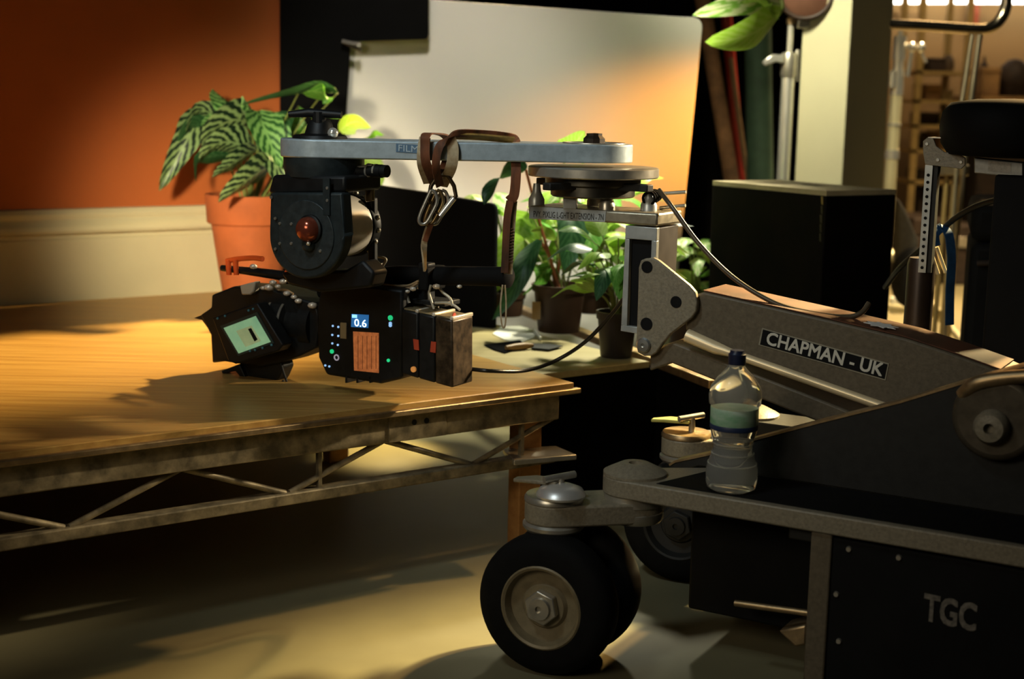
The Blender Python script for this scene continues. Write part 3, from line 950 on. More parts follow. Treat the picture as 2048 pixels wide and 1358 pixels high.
for i in range(14):
    zz = a_.z - .02 - (a_.z - b_.z) * .86 * i / 13
    MB().lathe([(.0032, 0), (.0032, .0006)], V((a_.x, a_.y, zz)) + A * .0015 + M * .0016, -M, 10).build('bar_hole', BLACK, po)
MB().boxf(V((a_.x, a_.y, 0)), A, M, Z, (.004, .018), (.008, .03), (b_.z, a_.z)).build('bar_channel', DARKP, dol)
c_ = sx.w(1838, 600, .03)
MB().lathe([(.028, .30), (.028, sx.w(1838, 530).z), (.024, sx.w(1838, 518).z)], V((c_.x, c_.y, 0)), Z, 24).build('seat_post', mat('brown_black_tube', (.05, .032, .022), .4, .4, var=.3), dol, smooth=40)
MB().boxf(V((c_.x, c_.y, 0)), A, M, Z, (-.05, .5), (-.05, .05), (.29, .312)).build('seat_post_foot', DARKP, dol)
cc = sx.w(2022, 255, .05)
rr = 136 * cc.y / F
cz = [(.60, -.062), (.86, -.058), (.97, -.035), (1.0, 0), (.97, .030), (.86, .050), (.5, .058), (.001, .060)]
MB().lathe([(rr * a, h * .93) for a, h in cz], cc, Z, 48).build('seat_cushion', mat('black_vinyl', (.006, .006, .0055), .7, var=.3, spec=.12, bump=.1), dol, smooth=60)
lbm = MB(); sx.poly(lbm, [(1948, 315), (2046, 325), (2046, 357), (1948, 346)], -.002, .03)
lbo = lbm.build('seat_frame', mat('dull_silver', (.30, .30, .28), .45, .6, var=.25, scale=60), dol, bevel=.002)
q = MB(); sx.poly(q, [(1976, 321), (2022, 326), (2022, 347), (1976, 342)], -.0028, -.002)
q.build('data_label', mat('grey_label', (.50, .50, .47), .6, var=.25, scale=150), lbo)
MB().boxf(cc, A, M, Z, (-.012, .10), (-.06, .05), (-.50, -.09)).build('seat_column', BLACK, dol, bevel=.006)
# ------------------------------------------------------------------ remote head
RHY = 2.83
HC = at(640, 300, RHY)
rh = thing('remote_head', (HC.x, HC.y, .5), 'black remote camera head under a long silver offset plate, hanging left of the crane turntable', 'camera head')
zP1 = at(640, 277, RHY).z
zP0 = zP1 - .036
Hc0 = V((HC.x, HC.y, 0))
pl_ = MB().prism(stad(Hc0, T, 78 * RHY / F, zP0), Z * (zP1 - zP0))
plo = pl_.build('offset_plate', mat('pale_blue_aluminium', (.46, .54, .58), .42, .3, var=.14, scale=60, bump=.04), rh, bevel=.003)
pd = (T - Hc0).normalized()
pn = V((pd.y, -pd.x, 0))
pn = pn if pn.y < 0 else -pn
fpn = Pl(Hc0 + pn * (78 * RHY / F + .0006), pd, -pn)
q = MB(); fpn.poly(q, [(792, 287), (840, 290), (840, 307), (792, 304)], -.0004, 0)
qo = q.build('plate_label', mat('blue_label', (.13, .22, .32), .6, var=.2), plo)
tx = MB(); o1, o2 = fpn.w(797, 302, -.0006), fpn.w(836, 305, -.0006)
tx.text('FILM', o1, o2 - o1, Z, .0125, .0003, .004, (o2 - o1).length)
tx.build('label_lettering', mat('pale_blue_lettering', (.50, .60, .66), .6), qo)
# washer ring and bolts
MB().torus(T + Z * (zP1 + .001), Z, .062, .0016, 40, 6).build('plate_ring', STEEL, plo, smooth=50)
MB().lathe([(.022, 0), (.022, .010), (.016, .016), (.016, .020), (.0, .021)], T + Z * zP1, Z, 10).build('clamp_nut', mat('brown_black_nut', (.035, .022, .014), .5, .4), rh)
# clamp handle above the left end
c = Hc0 + Z * zP1
MB().lathe([(.055, 0), (.052, .006), (.030, .010), (.024, .03), (.02, .036), (0, .037)], c, Z, 24).build('top_clamp', BLKM, rh, smooth=40)
MB().tube([c + V((-.06, -.01, .046)), c + V((-.02, -.01, .05)), c + V((.045, -.02, .047))], [.006, .009, .007], 10).build('clamp_bar', BLKM, rh, smooth=50)
MB().cyl(c + V((0, -.01, .03)), c + V((0, -.01, .052)), .014, 14).build('clamp_stem', BLKM, rh)
MB().ball(c + V((.03, -.035, .012)), .011).build('clamp_ball', CHROME, rh, smooth=60)
# pan motor under the plate
def zh(py):
    return at(640, py, RHY).z
kh = RHY / F
MB().lathe([(62 * kh, zh(360)), (76 * kh, zh(352)), (80 * kh, zh(330)), (80 * kh, zP0 / 1.0)], Hc0 + V((.008, 0, 0)), Z, 48).build('pan_motor', HEADM, rh, smooth=35)
hp_ = Pl(at(620, 470, RHY - .085), A, M)
yk = MB()
hp_.poly(yk, [(545, 350), (690, 352), (690, 385), (545, 390), (536, 385)], .01, .13)
yk.build('yoke', BLKM, rh, bevel=.006)
fh = MB()
hp_.poly(fh, [(540, 385), (684, 385), (688, 470)] + arcpts(613, 470, 75, 88, 0, 180, 24), 0, .03)
fho = fh.build('tilt_housing', HEADM, rh, bevel=.005, seg=3)
ring = MB(); hp_.cyl(ring, 611, 470, 70, -.003, 0, 40)
ring.build('housing_face', mat('housing_face_metal', (.042, .055, .058), .5, .3, var=.3, scale=70), fho, bevel=.002)
for x, y in ((551, 437), (560, 447), (583, 448), (551, 498), (560, 487), (583, 487), (641, 502), (543, 395), (655, 376), (655, 401)):
    MB().lathe([(.0034, 0), (.0028, .0022)], hp_.w(x, y, -.003), -M, 10).build('screw', STEEL, fho)
MB().boxf(hp_.w(655, 430, 0), A, M, Z, (-.008, .008), (-.004, 0), (0, .07)).build('strap_plate', HEADM, fho)
kn = hp_.w(622, 458, -.003)
RED = mat('polished_copper_red', (.34, .085, .045), .18, .6, var=.1)
MB().lathe([(.028, 0), (.028, .006), (.0245, .008)], kn, -M, 32).build('knob_ring', BLKM, fho, smooth=40)
MB().lathe([(.0245, .006), (.023, .018), (.017, .026), (.008, .030), (0, .031)], kn, -M, 32).build('tilt_knob', RED, fho, smooth=60)
MB().lathe([(.013, 0), (.012, .010), (.007, .014), (0, .015)], hp_.w(620, 490, -.003), -M, 24).build('small_knob', HEADM, fho, smooth=60)
MB().ball(hp_.w(617, 487, -.018), .0045).build('knob_stud', CHROME, fho, smooth=60)
# right-hand drum
c = hp_.w(624, 458, .026)
rb_ = 66 * c.y / F
MB().lathe([(rb_ * 1.0, 0), (rb_ * 1.02, .004), (rb_ * 1.02, .03), (rb_ * .97, .034)], c, M, 48).build('drum_flange', BLKM, rh, smooth=35)
MB().lathe([(rb_ * .92, .034), (rb_ * .95, .036), (rb_ * .95, .118), (rb_ * .9, .12)], c, M, 48).build('silver_drum', mat('satin_drum', (.80, .76, .68), .3, .4, var=.06, scale=20), rh, smooth=35)
MB().lathe([(rb_ * .98, .12), (rb_ * 1.0, .123), (rb_ * 1.0, .142), (rb_ * .9, .146)], c, M, 48).build('rear_ring', BLKM, rh, smooth=35)
for i in range(9):
    a = R(-50 + 22 * i)
    p = c + M * .132 + (A * math.cos(a) + Z * math.sin(a)) * rb_ * 1.01
    MB().ball(p, .0055, seg=8).build('ring_screw', STEEL, rh, smooth=60)
bk = MB()
hp_.poly(bk, [(662, 360), (682, 357), (680, 432), (660, 436)], .05, .062)
bk.build('tan_bracket', mat('tan_anodised', (.26, .18, .09), .4, .6, var=.2, scale=40), rh, bevel=.002)
bk = MB()
hp_.poly(bk, [(730, 340), (743, 338), (743, 402), (730, 404)], .10, .112)
bk.build('tan_bracket', mat('tan_anodised_rear', (.26, .18, .09), .4, .6, var=.2, scale=40), rh, bevel=.002)
# cable connectors at the upper right
for (x, y, r, L) in ((703, 346, .014, .035), (723, 343, .012, .03), (752, 342, .013, .03), (764, 342, .012, .025)):
    c = hp_.w(x, y, .09)
    MB().cyl(c - A * L / 2, c + A * L / 2, r, 16).build('connector', BLKM, rh, smooth=40)
    MB().cyl(c - A * (L / 2 + .004), c - A * L / 2, r * 1.1, 16).build('connector_ring', STEEL, rh, smooth=40)
for (x0, y0, x1, y1) in ((700, 338, 745, 331), (703, 358, 742, 350)):
    MB().tube([hp_.w(x0, y0, .085), hp_.w(x1, y1, .085)], .0035, 8).build('connector_rod', STEEL, rh, smooth=50)
# drop frame to the camera
df = MB(); hp_.poly(df, [(560, 545), (690, 540), (724, 520), (748, 545), (740, 575), (640, 585), (575, 570)], .05, .10)
df.build('cradle', BLKM, rh, bevel=.006)
df = MB(); hp_.poly(df, [(735, 395), (748, 395), (748, 560), (735, 560)], .150, .165)
df.build('drop_arm', BLKM, rh, bevel=.004)

# ------------------------------------------------------------------ film camera
CPp = at(905, 775, 2.80)
cp_ = Pl(CPp, A, M)
fc = thing('film_camera', cp_.w(760, 765, .06), 'black film camera with three batteries and side screen reading 0.6, above the deck', 'film camera')
def trace(name, pts, d0, d1, m, parent=fc, bevel=.003):
    q = MB(); cp_.poly(q, pts, d0, d1)
    return q.build(name, m, parent, bevel=bevel)
CAMM = mat('black_camera_metal', (.012, .0125, .012), .5, .2, var=.3, scale=60, bump=.08)
body = trace('body', [(640, 580), (700, 566), (805, 580), (805, 640), (803, 758), (760, 768), (700, 758), (652, 750), (636, 715), (632, 620)], .0, .12, CAMM, bevel=.006)
trace('side_screen', [(703, 628), (737, 630), (736, 656), (702, 654)], -.0015, 0, mat('blue_screen', (.02, .10, .24), .3, emit=1.1), body, 0)
tx = MB(); o1, o2 = cp_.w(709, 652, -.0018), cp_.w(733, 654.5, -.0018)
tx.text('0.6', o1, o2 - o1, Z, .0155, .0003, .006, (o2 - o1).length)
tx.build('screen_digits', mat('screen_digits', (.75, .9, 1), .4, emit=1.6), body)
trace('screen_icon', [(704, 629), (714, 629.5), (714, 636), (704, 635.5)], -.0018, -.0012, mat('screen_icon_glow', (.25, .55, .95), .4, emit=1.2), body, 0)
ol = mat('orange_label', (.46, .16, .05), .6, c2=(.30, .095, .03), scale=90, emit=.55)
lbo = trace('menu_label', [(706, 663), (757, 666), (757, 746), (708, 741)], -.0015, 0, ol, body, 0)
tx = MB()
for i in range(5):
    x = 713 + i * 9
    a_, b_ = cp_.w(x + 3, 738, -.0019), cp_.w(x + 3, 672, -.0019)
    tx.ribbon([a_ + (b_ - a_) * t for t in (0, .3, .34, .62, .66, 1)], .0009, .0003, A)
tx.build('label_print', mat('label_print', (.06, .022, .01), .7), lbo)
trace('rocker_button', [(680, 645), (692, 646), (692, 678), (680, 677)], -.004, 0, mat('tan_button', (.38, .31, .18), .55, var=.1), body, .001)
GRN = mat('green_lamp', (.02, .5, .20), .4, emit=.9)
BLUE = mat('blue_lamp', (.35, .6, .95), .4, emit=.7)
for x, y, r, m in ((780, 636, 5.5, GRN), (780, 647, 3.5, BLUE), (780, 651, 3.5, BLUE), (776, 721, 3.5, GRN), (663, 703, 4.5, GRN)):
    q = MB(); cp_.cyl(q, x, y, r, -.0025, 0, 14); q.build('indicator_lamp', m, body, smooth=40)
for x, y in ((665, 652), (676, 654), (664, 670), (676, 672), (664, 687), (675, 690), (650, 731), (658, 733)):
    q = MB(); cp_.cyl(q, x, y, 2.2, -.002, 0, 10); q.build('button_mark', BLUE, body, smooth=40)
q = MB(); q.torus(cp_.w(673, 715, -.002), M, .0055, .0016, 24, 6); q.build('button_ring', mat('pale_ring', (.55, .5, .6), .4, emit=.35), body, smooth=50)
# cooling slots underneath let the deck show through
for x0 in (690, 712, 738, 758):
    trace('foot_rail', [(x0, 752), (x0 + 4, 752), (x0 + 4, 766), (x0, 766)], .0, .09, CAMM, body, .001)
# batteries
FITB = mat('pale_handle', (.72, .66, .54), .3, .3, var=.1)
AMB = mat('orange_red_tag', (.50, .075, .03), .5, var=.15)
topm = mat('worn_battery_top', (.36, .28, .15), .4, .5, var=.35, scale=60)
for i, (x0, x1) in enumerate(((803, 836), (837, 869), (870, 905))):
    yt = lambda x: 619 + (x - 803) * .21
    yb = lambda x: 748 + (x - 803) * .275
    b = trace('battery', [(x0, yt(x0)), (x1, yt(x1)), (x1, yb(x1)), (x0, yb(x0))], .0, .078, CAMM if i < 2 else mat('tan_lit_battery', (.075, .050, .026), .4, .2, var=.7, scale=50), bevel=.004)  # last battery browner: tan light on its end put into the colour
    trace('battery_top', [(x0 + 1, yt(x0) - 4), (x1 - 2, yt(x1) - 4), (x1 - 2, yt(x1)), (x0 + 1, yt(x0))], .006, .074, topm, b, .001)
    a_ = cp_.w(x1 - 1, yt(x1) - 3, .002)
    MB().boxf(a_, A, M, Z, (-.006, .002), (0, .078), (-.004, .004)).build('top_handle', FITB, b, bevel=.002)
    if i == 0:
        trace('release_tag', [(826, 678), (837, 680), (838, 701), (828, 699)], -.002, 0, AMB, b, 0)
        q = MB(); cp_.cyl(q, 826, 739, 6, -.004, 0, 16); q.build('amber_stud', mat('amber_stud', (.75, .33, .09), .3, emit=.25), b, smooth=50)
    if i == 1:
        trace('release_tag', [(862, 683), (872, 684), (871, 706), (860, 704)], -.002, 0, AMB, b, 0)
    if i == 2:
        for dz, dn, r in ((.115, .058, .008), (.123, .022, .006)):
            c = cp_.w(906, 745, dn); c.z += dz * .95
            MB().lathe([(r, 0), (r, .002)], c, A, 14).build('end_sticker', AMB, b)
        MB().boxf(cp_.w(905, 700, .02), A, M, Z, (0, .002), (0, .045), (.025, .034)).build('top_seam', EDGE, b)
# lens and matte box
lens = MB(); c0 = cp_.w(640, 650, .055)
lens.lathe([(.05, 0), (.05, .03), (.044, .034), (.044, .065), (.055, .07), (.055, .11), (.048, .115), (.048, .16)], c0, -A, 32)
lo = lens.build('lens', CAMM, fc, smooth=35)
for dx in (.05, .085):
    MB().lathe([(.0562, 0), (.0562, .006)], c0 - A * (.02 + dx), -A, 32).build('lens_ring', STEEL, lo, smooth=35)
trace('matte_box', [(423, 590), (466, 573), (540, 577), (575, 590), (630, 606), (640, 640), (632, 696), (600, 712), (566, 724), (520, 735), (448, 723), (424, 726), (421, 670), (400, 630), (422, 615)], .02, .11, CAMM, bevel=.004)
trace('sun_flap', [(388, 636), (424, 622), (440, 640), (424, 668), (404, 640)], .03, .034, BLKM, bevel=0)
mo = trace('monitor', [(424, 636), (514, 606), (566, 690), (556, 702), (470, 728), (456, 722)], -.035, .0, CAMM, bevel=.003)
trace('monitor_edge', [(440, 652), (514, 624), (548, 686), (476, 712)], -.0365, -.035, mat('teal_bezel', (.02, .05, .05), .35), mo, 0)
trace('screen', [(447, 656), (511, 632), (541, 684), (477, 707)], -.0375, -.0365, mat('greenish_screen', (.25, .42, .24), .3, c2=(.17, .33, .20), scale=14, emit=.55), mo, 0)
trace('screen_inset', [(472, 662), (503, 651), (522, 682), (491, 694)], -.0379, -.0375, mat('screen_inset_glow', (.30, .36, .19), .3, c2=(.22, .28, .15), scale=20, emit=.5), mo, 0)
trace('screen_mark', [(496, 658), (502, 656), (515, 679), (509, 683)], -.0383, -.0379, BLACK, mo, 0)
for x, y in ((435, 637), (450, 632), (497, 621), (506, 618), (500, 702), (510, 700), (525, 696), (543, 690)):
    MB().ball(cp_.w(x, y, -.0365), .0028, seg=8).build('bezel_key', mat('teal_key', (.05, .14, .15), .4, emit=.15), mo, smooth=60)
trace('lens_support', [(486, 726), (560, 712), (566, 735), (557, 756), (549, 769), (520, 769), (505, 760), (486, 754)], .03, .07, CAMM, bevel=.004)
trace('accessory_arm', [(442, 742), (478, 728), (492, 758), (484, 758), (470, 742), (445, 748)], .02, .04, BLKM, bevel=.002)
MB().tube(smooth_path([cp_.w(562, 728, .03), cp_.w(568, 748, .03), cp_.w(574, 766, .03), cp_.w(570, 770, .03), cp_.w(566, 760, .03)], 5), .0025, 8).build('tether_loop', BLKM, fc, smooth=60)
trace('flap_hinge', [(479, 571), (510, 563), (507, 583), (500, 590), (483, 590)], .0, .02, mat('pale_plastic', (.50, .46, .36), .5, var=.1), bevel=.003)
# orange handled rod at the upper left
ORG_ = mat('glossy_orange', (.72, .12, .025), .3, var=.08)
MB().tube([cp_.w(444, 536, .05), cp_.w(520, 545, .05), cp_.w(600, 556, .05), cp_.w(645, 570, .05)], [.007, .010, .012, .014], 12).build('hand_grip', BLKM, fc, smooth=50)
MB().tube(smooth_path([cp_.w(454, 522, .045), cp_.w(475, 518, .045), cp_.w(505, 516, .045), cp_.w(526, 518, .045)], 5), .006, 10).build('orange_lever', ORG_, fc, smooth=50)
for x in (456, 471):
    MB().tube([cp_.w(x, 520, .04), cp_.w(x + 2, 550, .04)], .006, 10).build('orange_lever', ORG_, fc, smooth=50)
MB().tube([cp_.w(572, 543, .03), cp_.w(594, 551, .03)], .005, 10).build('orange_tip', ORG_, fc, smooth=50)
# carbon bar over the camera with its end cap
bz = MB().tube([cp_.w(640, 588, .06), cp_.w(690, 566, .06), cp_.w(735, 552, .06), cp_.w(800, 550, .06), cp_.w(1004, 553, .06)], [.010, .013, .0165, .0195, .0195], 20)
bo = bz.build('top_bar', RUBBER, fc, smooth=50)
c = cp_.w(1004, 553, .06)
MB().lathe([(.021, 0), (.022, .004), (.022, .016), (.015, .021), (0, .022)], c, A, 24).build('bar_cap', RUBBER, bo, smooth=50)
MB().boxf(cp_.w(845, 575, .045), A, M, Z, (-.012, .012), (0, .03), (-.035, .05)).build('bar_clamp', BLKM, fc, bevel=.003)
MB().boxf(cp_.w(845, 598, .045), A, M, Z, (-.08, .06), (-.01, .05), (-.010, .0)).build('bar_rail', BLKM, fc, bevel=.002)
MB().boxf(cp_.w(660, 590, .045), A, M, Z, (-.02, .02), (0, .05), (-.01, .05)).build('bar_mount', BLKM, fc, bevel=.003)
FIT = mat('pale_fitting', (.80, .72, .60), .25, .3, var=.1)
# metal fittings, glints put into their pale colour, and loose leads atop the camera
for x, y, r in ((677, 549, .0075), (661, 556, .0065), (650, 559, .006), (667, 559, .0045), (682, 572, .005), (625, 611, .0075), (640, 580, .004), (597, 602, .006), (566, 563, .006), (538, 575, .008), (546, 565, .006), (556, 573, .005), (574, 587, .006), (588, 594, .005), (527, 576, .005), (507, 533, .006), (753, 567, .006), (826, 578, .005), (873, 573, .006), (919, 573, .004), (782, 597, .006), (815, 583, .004)):
    MB().ball(cp_.w(x, y, .015), r * 1.2, (1.25, .9, .8), 8).build('metal_fitting', FIT, fc, smooth=60)
MB().tube([cp_.w(684, 551, .03), cp_.w(720, 542, .03)], [.007, .003], 10).build('metal_fitting', STEEL, fc, smooth=50)
MB().tube([cp_.w(742, 533, .06), cp_.w(765, 531, .06)], .005, 10).build('metal_fitting', CHROME, fc, smooth=50)
for j, pth in enumerate((((730, 566), (770, 570), (812, 572), (838, 562)), ((734, 568), (775, 578), (815, 577), (836, 566)), ((750, 574), (768, 588), (795, 596), (815, 590)), ((868, 618), (862, 600), (858, 585), (862, 570)), ((905, 612), (900, 597), (886, 585), (878, 575)), ((920, 620), (910, 612), (895, 606), (870, 606)), ((520, 585), (548, 582), (570, 580), (586, 588)), ((765, 532), (772, 520), (765, 515), (752, 514)))):
    m_ = mat('tan_lead', (.45, .30, .16), .45, var=.2) if j in (0, 1, 2, 6) else mat('pale_lead', (.5, .46, .36), .4, .3)
    MB().tube(smooth_path([cp_.w(x, y, .03) for x, y in pth], 6), .0028, 8).build('loose_lead', m_, fc, smooth=60)
cage = MB()
for (x0, y0, x1, y1) in ((778, 592, 812, 588), (778, 592, 784, 612), (812, 588, 818, 606), (784, 606, 816, 603)):
    cage.tube([cp_.w(x0, y0, .02), cp_.w(x1, y1, .02)], .0035, 8)
cage.build('top_bracket', STEEL, fc, smooth=50)

# ------------------------------------------------------------------ safety strap slung over the plate
STRAP = mat('rust_brown_webbing', (.24, .085, .035), .75, c2=(.06, .03, .015), scale=40, stretch=(1, 1, .2))
STRAP2 = mat('cream_webbing', (.58, .50, .34), .8, c2=(.34, .24, .13), scale=40)
ss = thing('safety_strap', fpn.w(880, 300, -.02), 'brown and cream webbing strap looped over the silver plate and clipped to the camera', 'strap')
def sp3(x, y, d):
    return fpn.w(x, y, d)
hw = 2 * 78 * RHY / F
ns = pn * -1
loopA = [sp3(868, 366, .03), sp3(852, 325, -.008), sp3(850, 290, -.010), sp3(852, 270, -.004), sp3(866, 267, .05), sp3(890, 272, .12), sp3(898, 290, .163), sp3(890, 330, .15), sp3(872, 368, .05)]
MB().ribbon(smooth_path(loopA, 6), .018, .003, pd).build('webbing_loop', STRAP, ss, smooth=50)
loopB = [sp3(880, 372, .02), sp3(872, 335, -.010), sp3(876, 300, -.014), sp3(892, 278, -.010), sp3(915, 267, .0), sp3(960, 268, .02), sp3(1005, 272, .03), sp3(1027, 276, .05), sp3(1034, 286, .10)]
MB().ribbon(smooth_path(loopB, 6), .016, .003, pd + Z * .8).build('webbing_loop', STRAP, ss, smooth=50)
loopC = [sp3(858, 366, .05), sp3(846, 330, .0), sp3(846, 300, -.004), sp3(850, 275, .0)]
MB().ribbon(smooth_path(loopC, 6), .022, .003, pd).build('webbing_cream', STRAP2, ss, smooth=50)
loopD = [sp3(884, 372, .05), sp3(902, 335, .0), sp3(906, 300, -.006), sp3(900, 276, .0)]
MB().ribbon(smooth_path(loopD, 6), .022, .003, pd).build('webbing_cream', STRAP2, ss, smooth=50)
MB().ribbon(smooth_path([sp3(905, 272, .01), sp3(960, 274, .02), sp3(1027, 280, .03)], 6), .022, .004, pd.cross(Z) + Z * .5).build('webbing_top', mat('yellow_brown_webbing', (.34, .21, .05), .75, var=.4, scale=60), ss, smooth=50)
# hanging tail on the right
tail = [sp3(1031, 312, .02), sp3(1032, 350, .01), sp3(1028, 390, .01), sp3(1018, 402, .012)]
MB().ribbon(smooth_path(tail, 6), .019, .007, pd).build('webbing_tail', STRAP, ss, smooth=50)
tail = [sp3(1020, 402, .008), sp3(1014, 440, .012), sp3(1011, 500, .014), sp3(1009, 545, .016)]
MB().ribbon(smooth_path(tail, 6), .014, .009, pd).build('webbing_tail', STRAP, ss, smooth=50)
MB().ribbon(smooth_path([sp3(1026, 402, .016), sp3(1022, 450, .018), sp3(1016, 548, .02)], 6), .017, .003, pd).build('webbing_cream', STRAP2, ss, smooth=50)
st_ = MB()
for i in range(12):
    a_ = sp3(1018, 458 + 6 * i, .011); b_ = sp3(1027, 457 + 6 * i, .011)
    st_.tube([a_, b_], .0011, 5)
st_.build('bar_tack', STRAP, ss)
MB().ribbon(smooth_path([sp3(1005, 570, .02), sp3(1001, 610, .02), sp3(1003, 645, .02), sp3(1007, 655, .02), sp3(1011, 645, .022), sp3(1012, 605, .024), sp3(1010, 570, .024)], 6), .008, .003, ns).build('end_loop', STRAP2, ss, smooth=50)
# ring, carabiner, lower sling
MB().tube([sp3(*p) for p in ((872, 356, .02), (862, 372, .02), (858, 395, .02), (866, 418, .02), (880, 430, .02), (900, 408, .02), (912, 392, .02), (908, 372, .02), (896, 352, .02), (884, 350, .02), (872, 356, .02))], .0042, 8, False).build('steel_ring', mat('dark_bronze', (.10, .07, .04), .35, .8), ss, smooth=60)
for j, (dx, dd_) in enumerate(((0, .01), (12, .02), (22, .03))):
    cb = [sp3(x + dx, y, dd_) for x, y in ((862, 380), (852, 402), (842, 425), (838, 440), (842, 448), (852, 446), (862, 430), (874, 404), (870, 385), (862, 380))]
    MB().tube(smooth_path(cb, 4), .0034, 8, False).build('carabiner', STEEL if j != 1 else mat('brass_carabiner', (.42, .30, .14), .3, .9), ss, smooth=60)
MB().tube([sp3(908, 396, .02), sp3(880, 432, .02)], .006, 10).build('gate_sleeve', CHROME, ss, smooth=60)
sling = [sp3(860, 446, .02), sp3(852, 470, .03), sp3(848, 490, .035), sp3(849, 520, .04), sp3(850, 540, .05)]
MB().ribbon(smooth_path(sling, 6), .012, .004, [pd if i < 12 else (pd + ns * .3 * (i - 11)) for i in range(25)]).build('lower_sling', STRAP2, ss, smooth=50)
MB().ribbon(smooth_path([sp3(862, 448, .018), sp3(855, 468, .026), sp3(850, 482, .03)], 6), .010, .005, pd).build('lower_sling', STRAP, ss, smooth=50)
MB().boxf(cp_.w(850, 560, .03), A, M, Z, (-.011, .011), (-.008, .062), (-.022, .026)).build('sling_wrap', RUBBER, ss, bevel=.004)

# ------------------------------------------------------------------ water bottle on the leg
BB = onz(1462, 978, .3464)
kb_ = BB.y / F
bt_ = thing('water_bottle', BB, 'clear plastic water bottle with a dark blue cap standing on the dolly leg', 'bottle')
def zb_(py):
    return at(1462, py, BB.y).z - BB.z
zs = [(0, 978), (40, 978), (50, 973), (53, 962), (53, 935), (46, 915), (40, 895), (41, 878), (46, 866), (48, 855), (48, 812), (53, 806), (54, 790), (50, 772), (36, 752), (22, 738), (17, 732), (17, 722)]
pf_ = [(r * kb_, max(0, zb_(y))) for r, y in zs]
PET = glass('clear_plastic', (.97, .97, .90), .06, 1.10)
PET.node_tree.nodes['Principled BSDF'].inputs['Transmission Weight'].default_value = .86
MB().lathe(pf_, BB, Z, 40).build('bottle_body', PET, bt_, smooth=60)
WATER = glass('water', (.96, .98, .95), 0, 1.16)
MB().lathe([(r * kb_ * .93, max(.003, zb_(y))) for r, y in zs[1:8]], BB, Z, 40).build('water', WATER, bt_, smooth=60)
MB().lathe([(17.5 * kb_, zb_(728)), (18 * kb_, zb_(726)), (18 * kb_, zb_(708)), (15 * kb_, zb_(705)), (14 * kb_, zb_(700)), (0, zb_(700))], BB, Z, 32).build('bottle_cap', mat('navy_cap', (.012, .018, .05), .4, var=.2), bt_, smooth=35)
lbm = mat('printed_label', (.50, .58, .50), .5, c2=(.08, .30, .12), scale=9, stretch=(1, 1, 2.5))
lb1 = MB().lathe([(48.6 * kb_, zb_(846)), (49 * kb_, zb_(845)), (49 * kb_, zb_(814)), (48.6 * kb_, zb_(813))], BB, Z, 40).build('bottle_label', lbm, bt_, smooth=35)
MB().lathe([(48.9 * kb_, zb_(856)), (49.2 * kb_, zb_(855)), (49.2 * kb_, zb_(846.5)), (48.9 * kb_, zb_(846))], BB, Z, 40).build('label_band', mat('dark_blue_band', (.02, .035, .09), .5), lb1, smooth=35)
for y, r in ((925, 50), (905, 43.5), (885, 41)):
    MB().torus(BB + Z * zb_(y), Z, r * kb_, .0012, 40, 6).build('moulded_rib', PET, bt_, smooth=60)

# ------------------------------------------------------------------ cables
def cable(name, pts, r, m, label):
    return tag(MB().tube(smooth_path(pts, 10), r, 10).build(name, m, smooth=60), label, 'cable')
LEAD = mat('glossy_black_cable', (.02, .017, .012), .3, var=.2)
LEADT = mat('tan_black_cable', (.10, .075, .045), .3, var=.25)
cable('camera_cable', [cp_.w(938, 738, .08), at(985, 742, 2.86), at(1050, 741, 2.92), at(1110, 722, 2.95), at(1170, 684, 2.93), at(1220, 632, 2.88), at(1248, 596, 2.84)], .0042, LEAD, 'black cable looping from the camera batteries up to the crane bracket')
cable('control_cable', [ap.w(1318, 380, .05), ap.w(1345, 415, .03), ap.w(1400, 490, .02), ap.w(1470, 558, .02), ap.w(1550, 606, .02), ap.w(1620, 626, .03), ap.w(1690, 634, .05), ap.w(1722, 626, .06), ap.w(1738, 606, .075)], .0048, LEADT, 'long cable sagging from the crane head along the top of the arm')
cable('power_cable', [at(1770, 575, 3.35), at(1800, 535, 3.25), at(1840, 500, 3.2), at(1880, 462, 3.15), at(1920, 430, 3.1), at(1965, 408, 3.05), at(2020, 396, 3.0), at(2090, 392, 3.0)], .0065, LEAD, 'black cable rising from behind the black box past the seat post')
# ------------------------------------------------------------------ black wooden box
bR = None
for i in range(1, 120):
    p = BX + bb * (i * .005)
    d = p - EYE
    if 1024 + F * d.dot(cr) / d.dot(fw) >= 1792:
        bR = i * .005
        break
bR = bR or .35
BOXM = mat('scuffed_black_paint', (.004, .0035, .003), .75, var=.45, scale=14, c2=(.007, .0045, .003), spec=.15)
BOXT = mat('lit_box_top', (.52, .45, .27), .5, c2=(.34, .28, .17), scale=7)  # light falling on the box top is put into this pale colour
box = thing('wooden_box', V((BX.x, BX.y, ZD)) + ba * bL / 2 + bb * bR / 2, 'black painted wooden box with a hand slot in its brightly lit top, behind the crane arm', 'box')
o_ = V((BX.x, BX.y, ZD))
HB = BX.z - ZD
MB().boxf(o_, ba, bb, Z, (0, bL), (0, bR), (0, HB - .013)).build('box_shell', BOXM, box, bevel=.003)
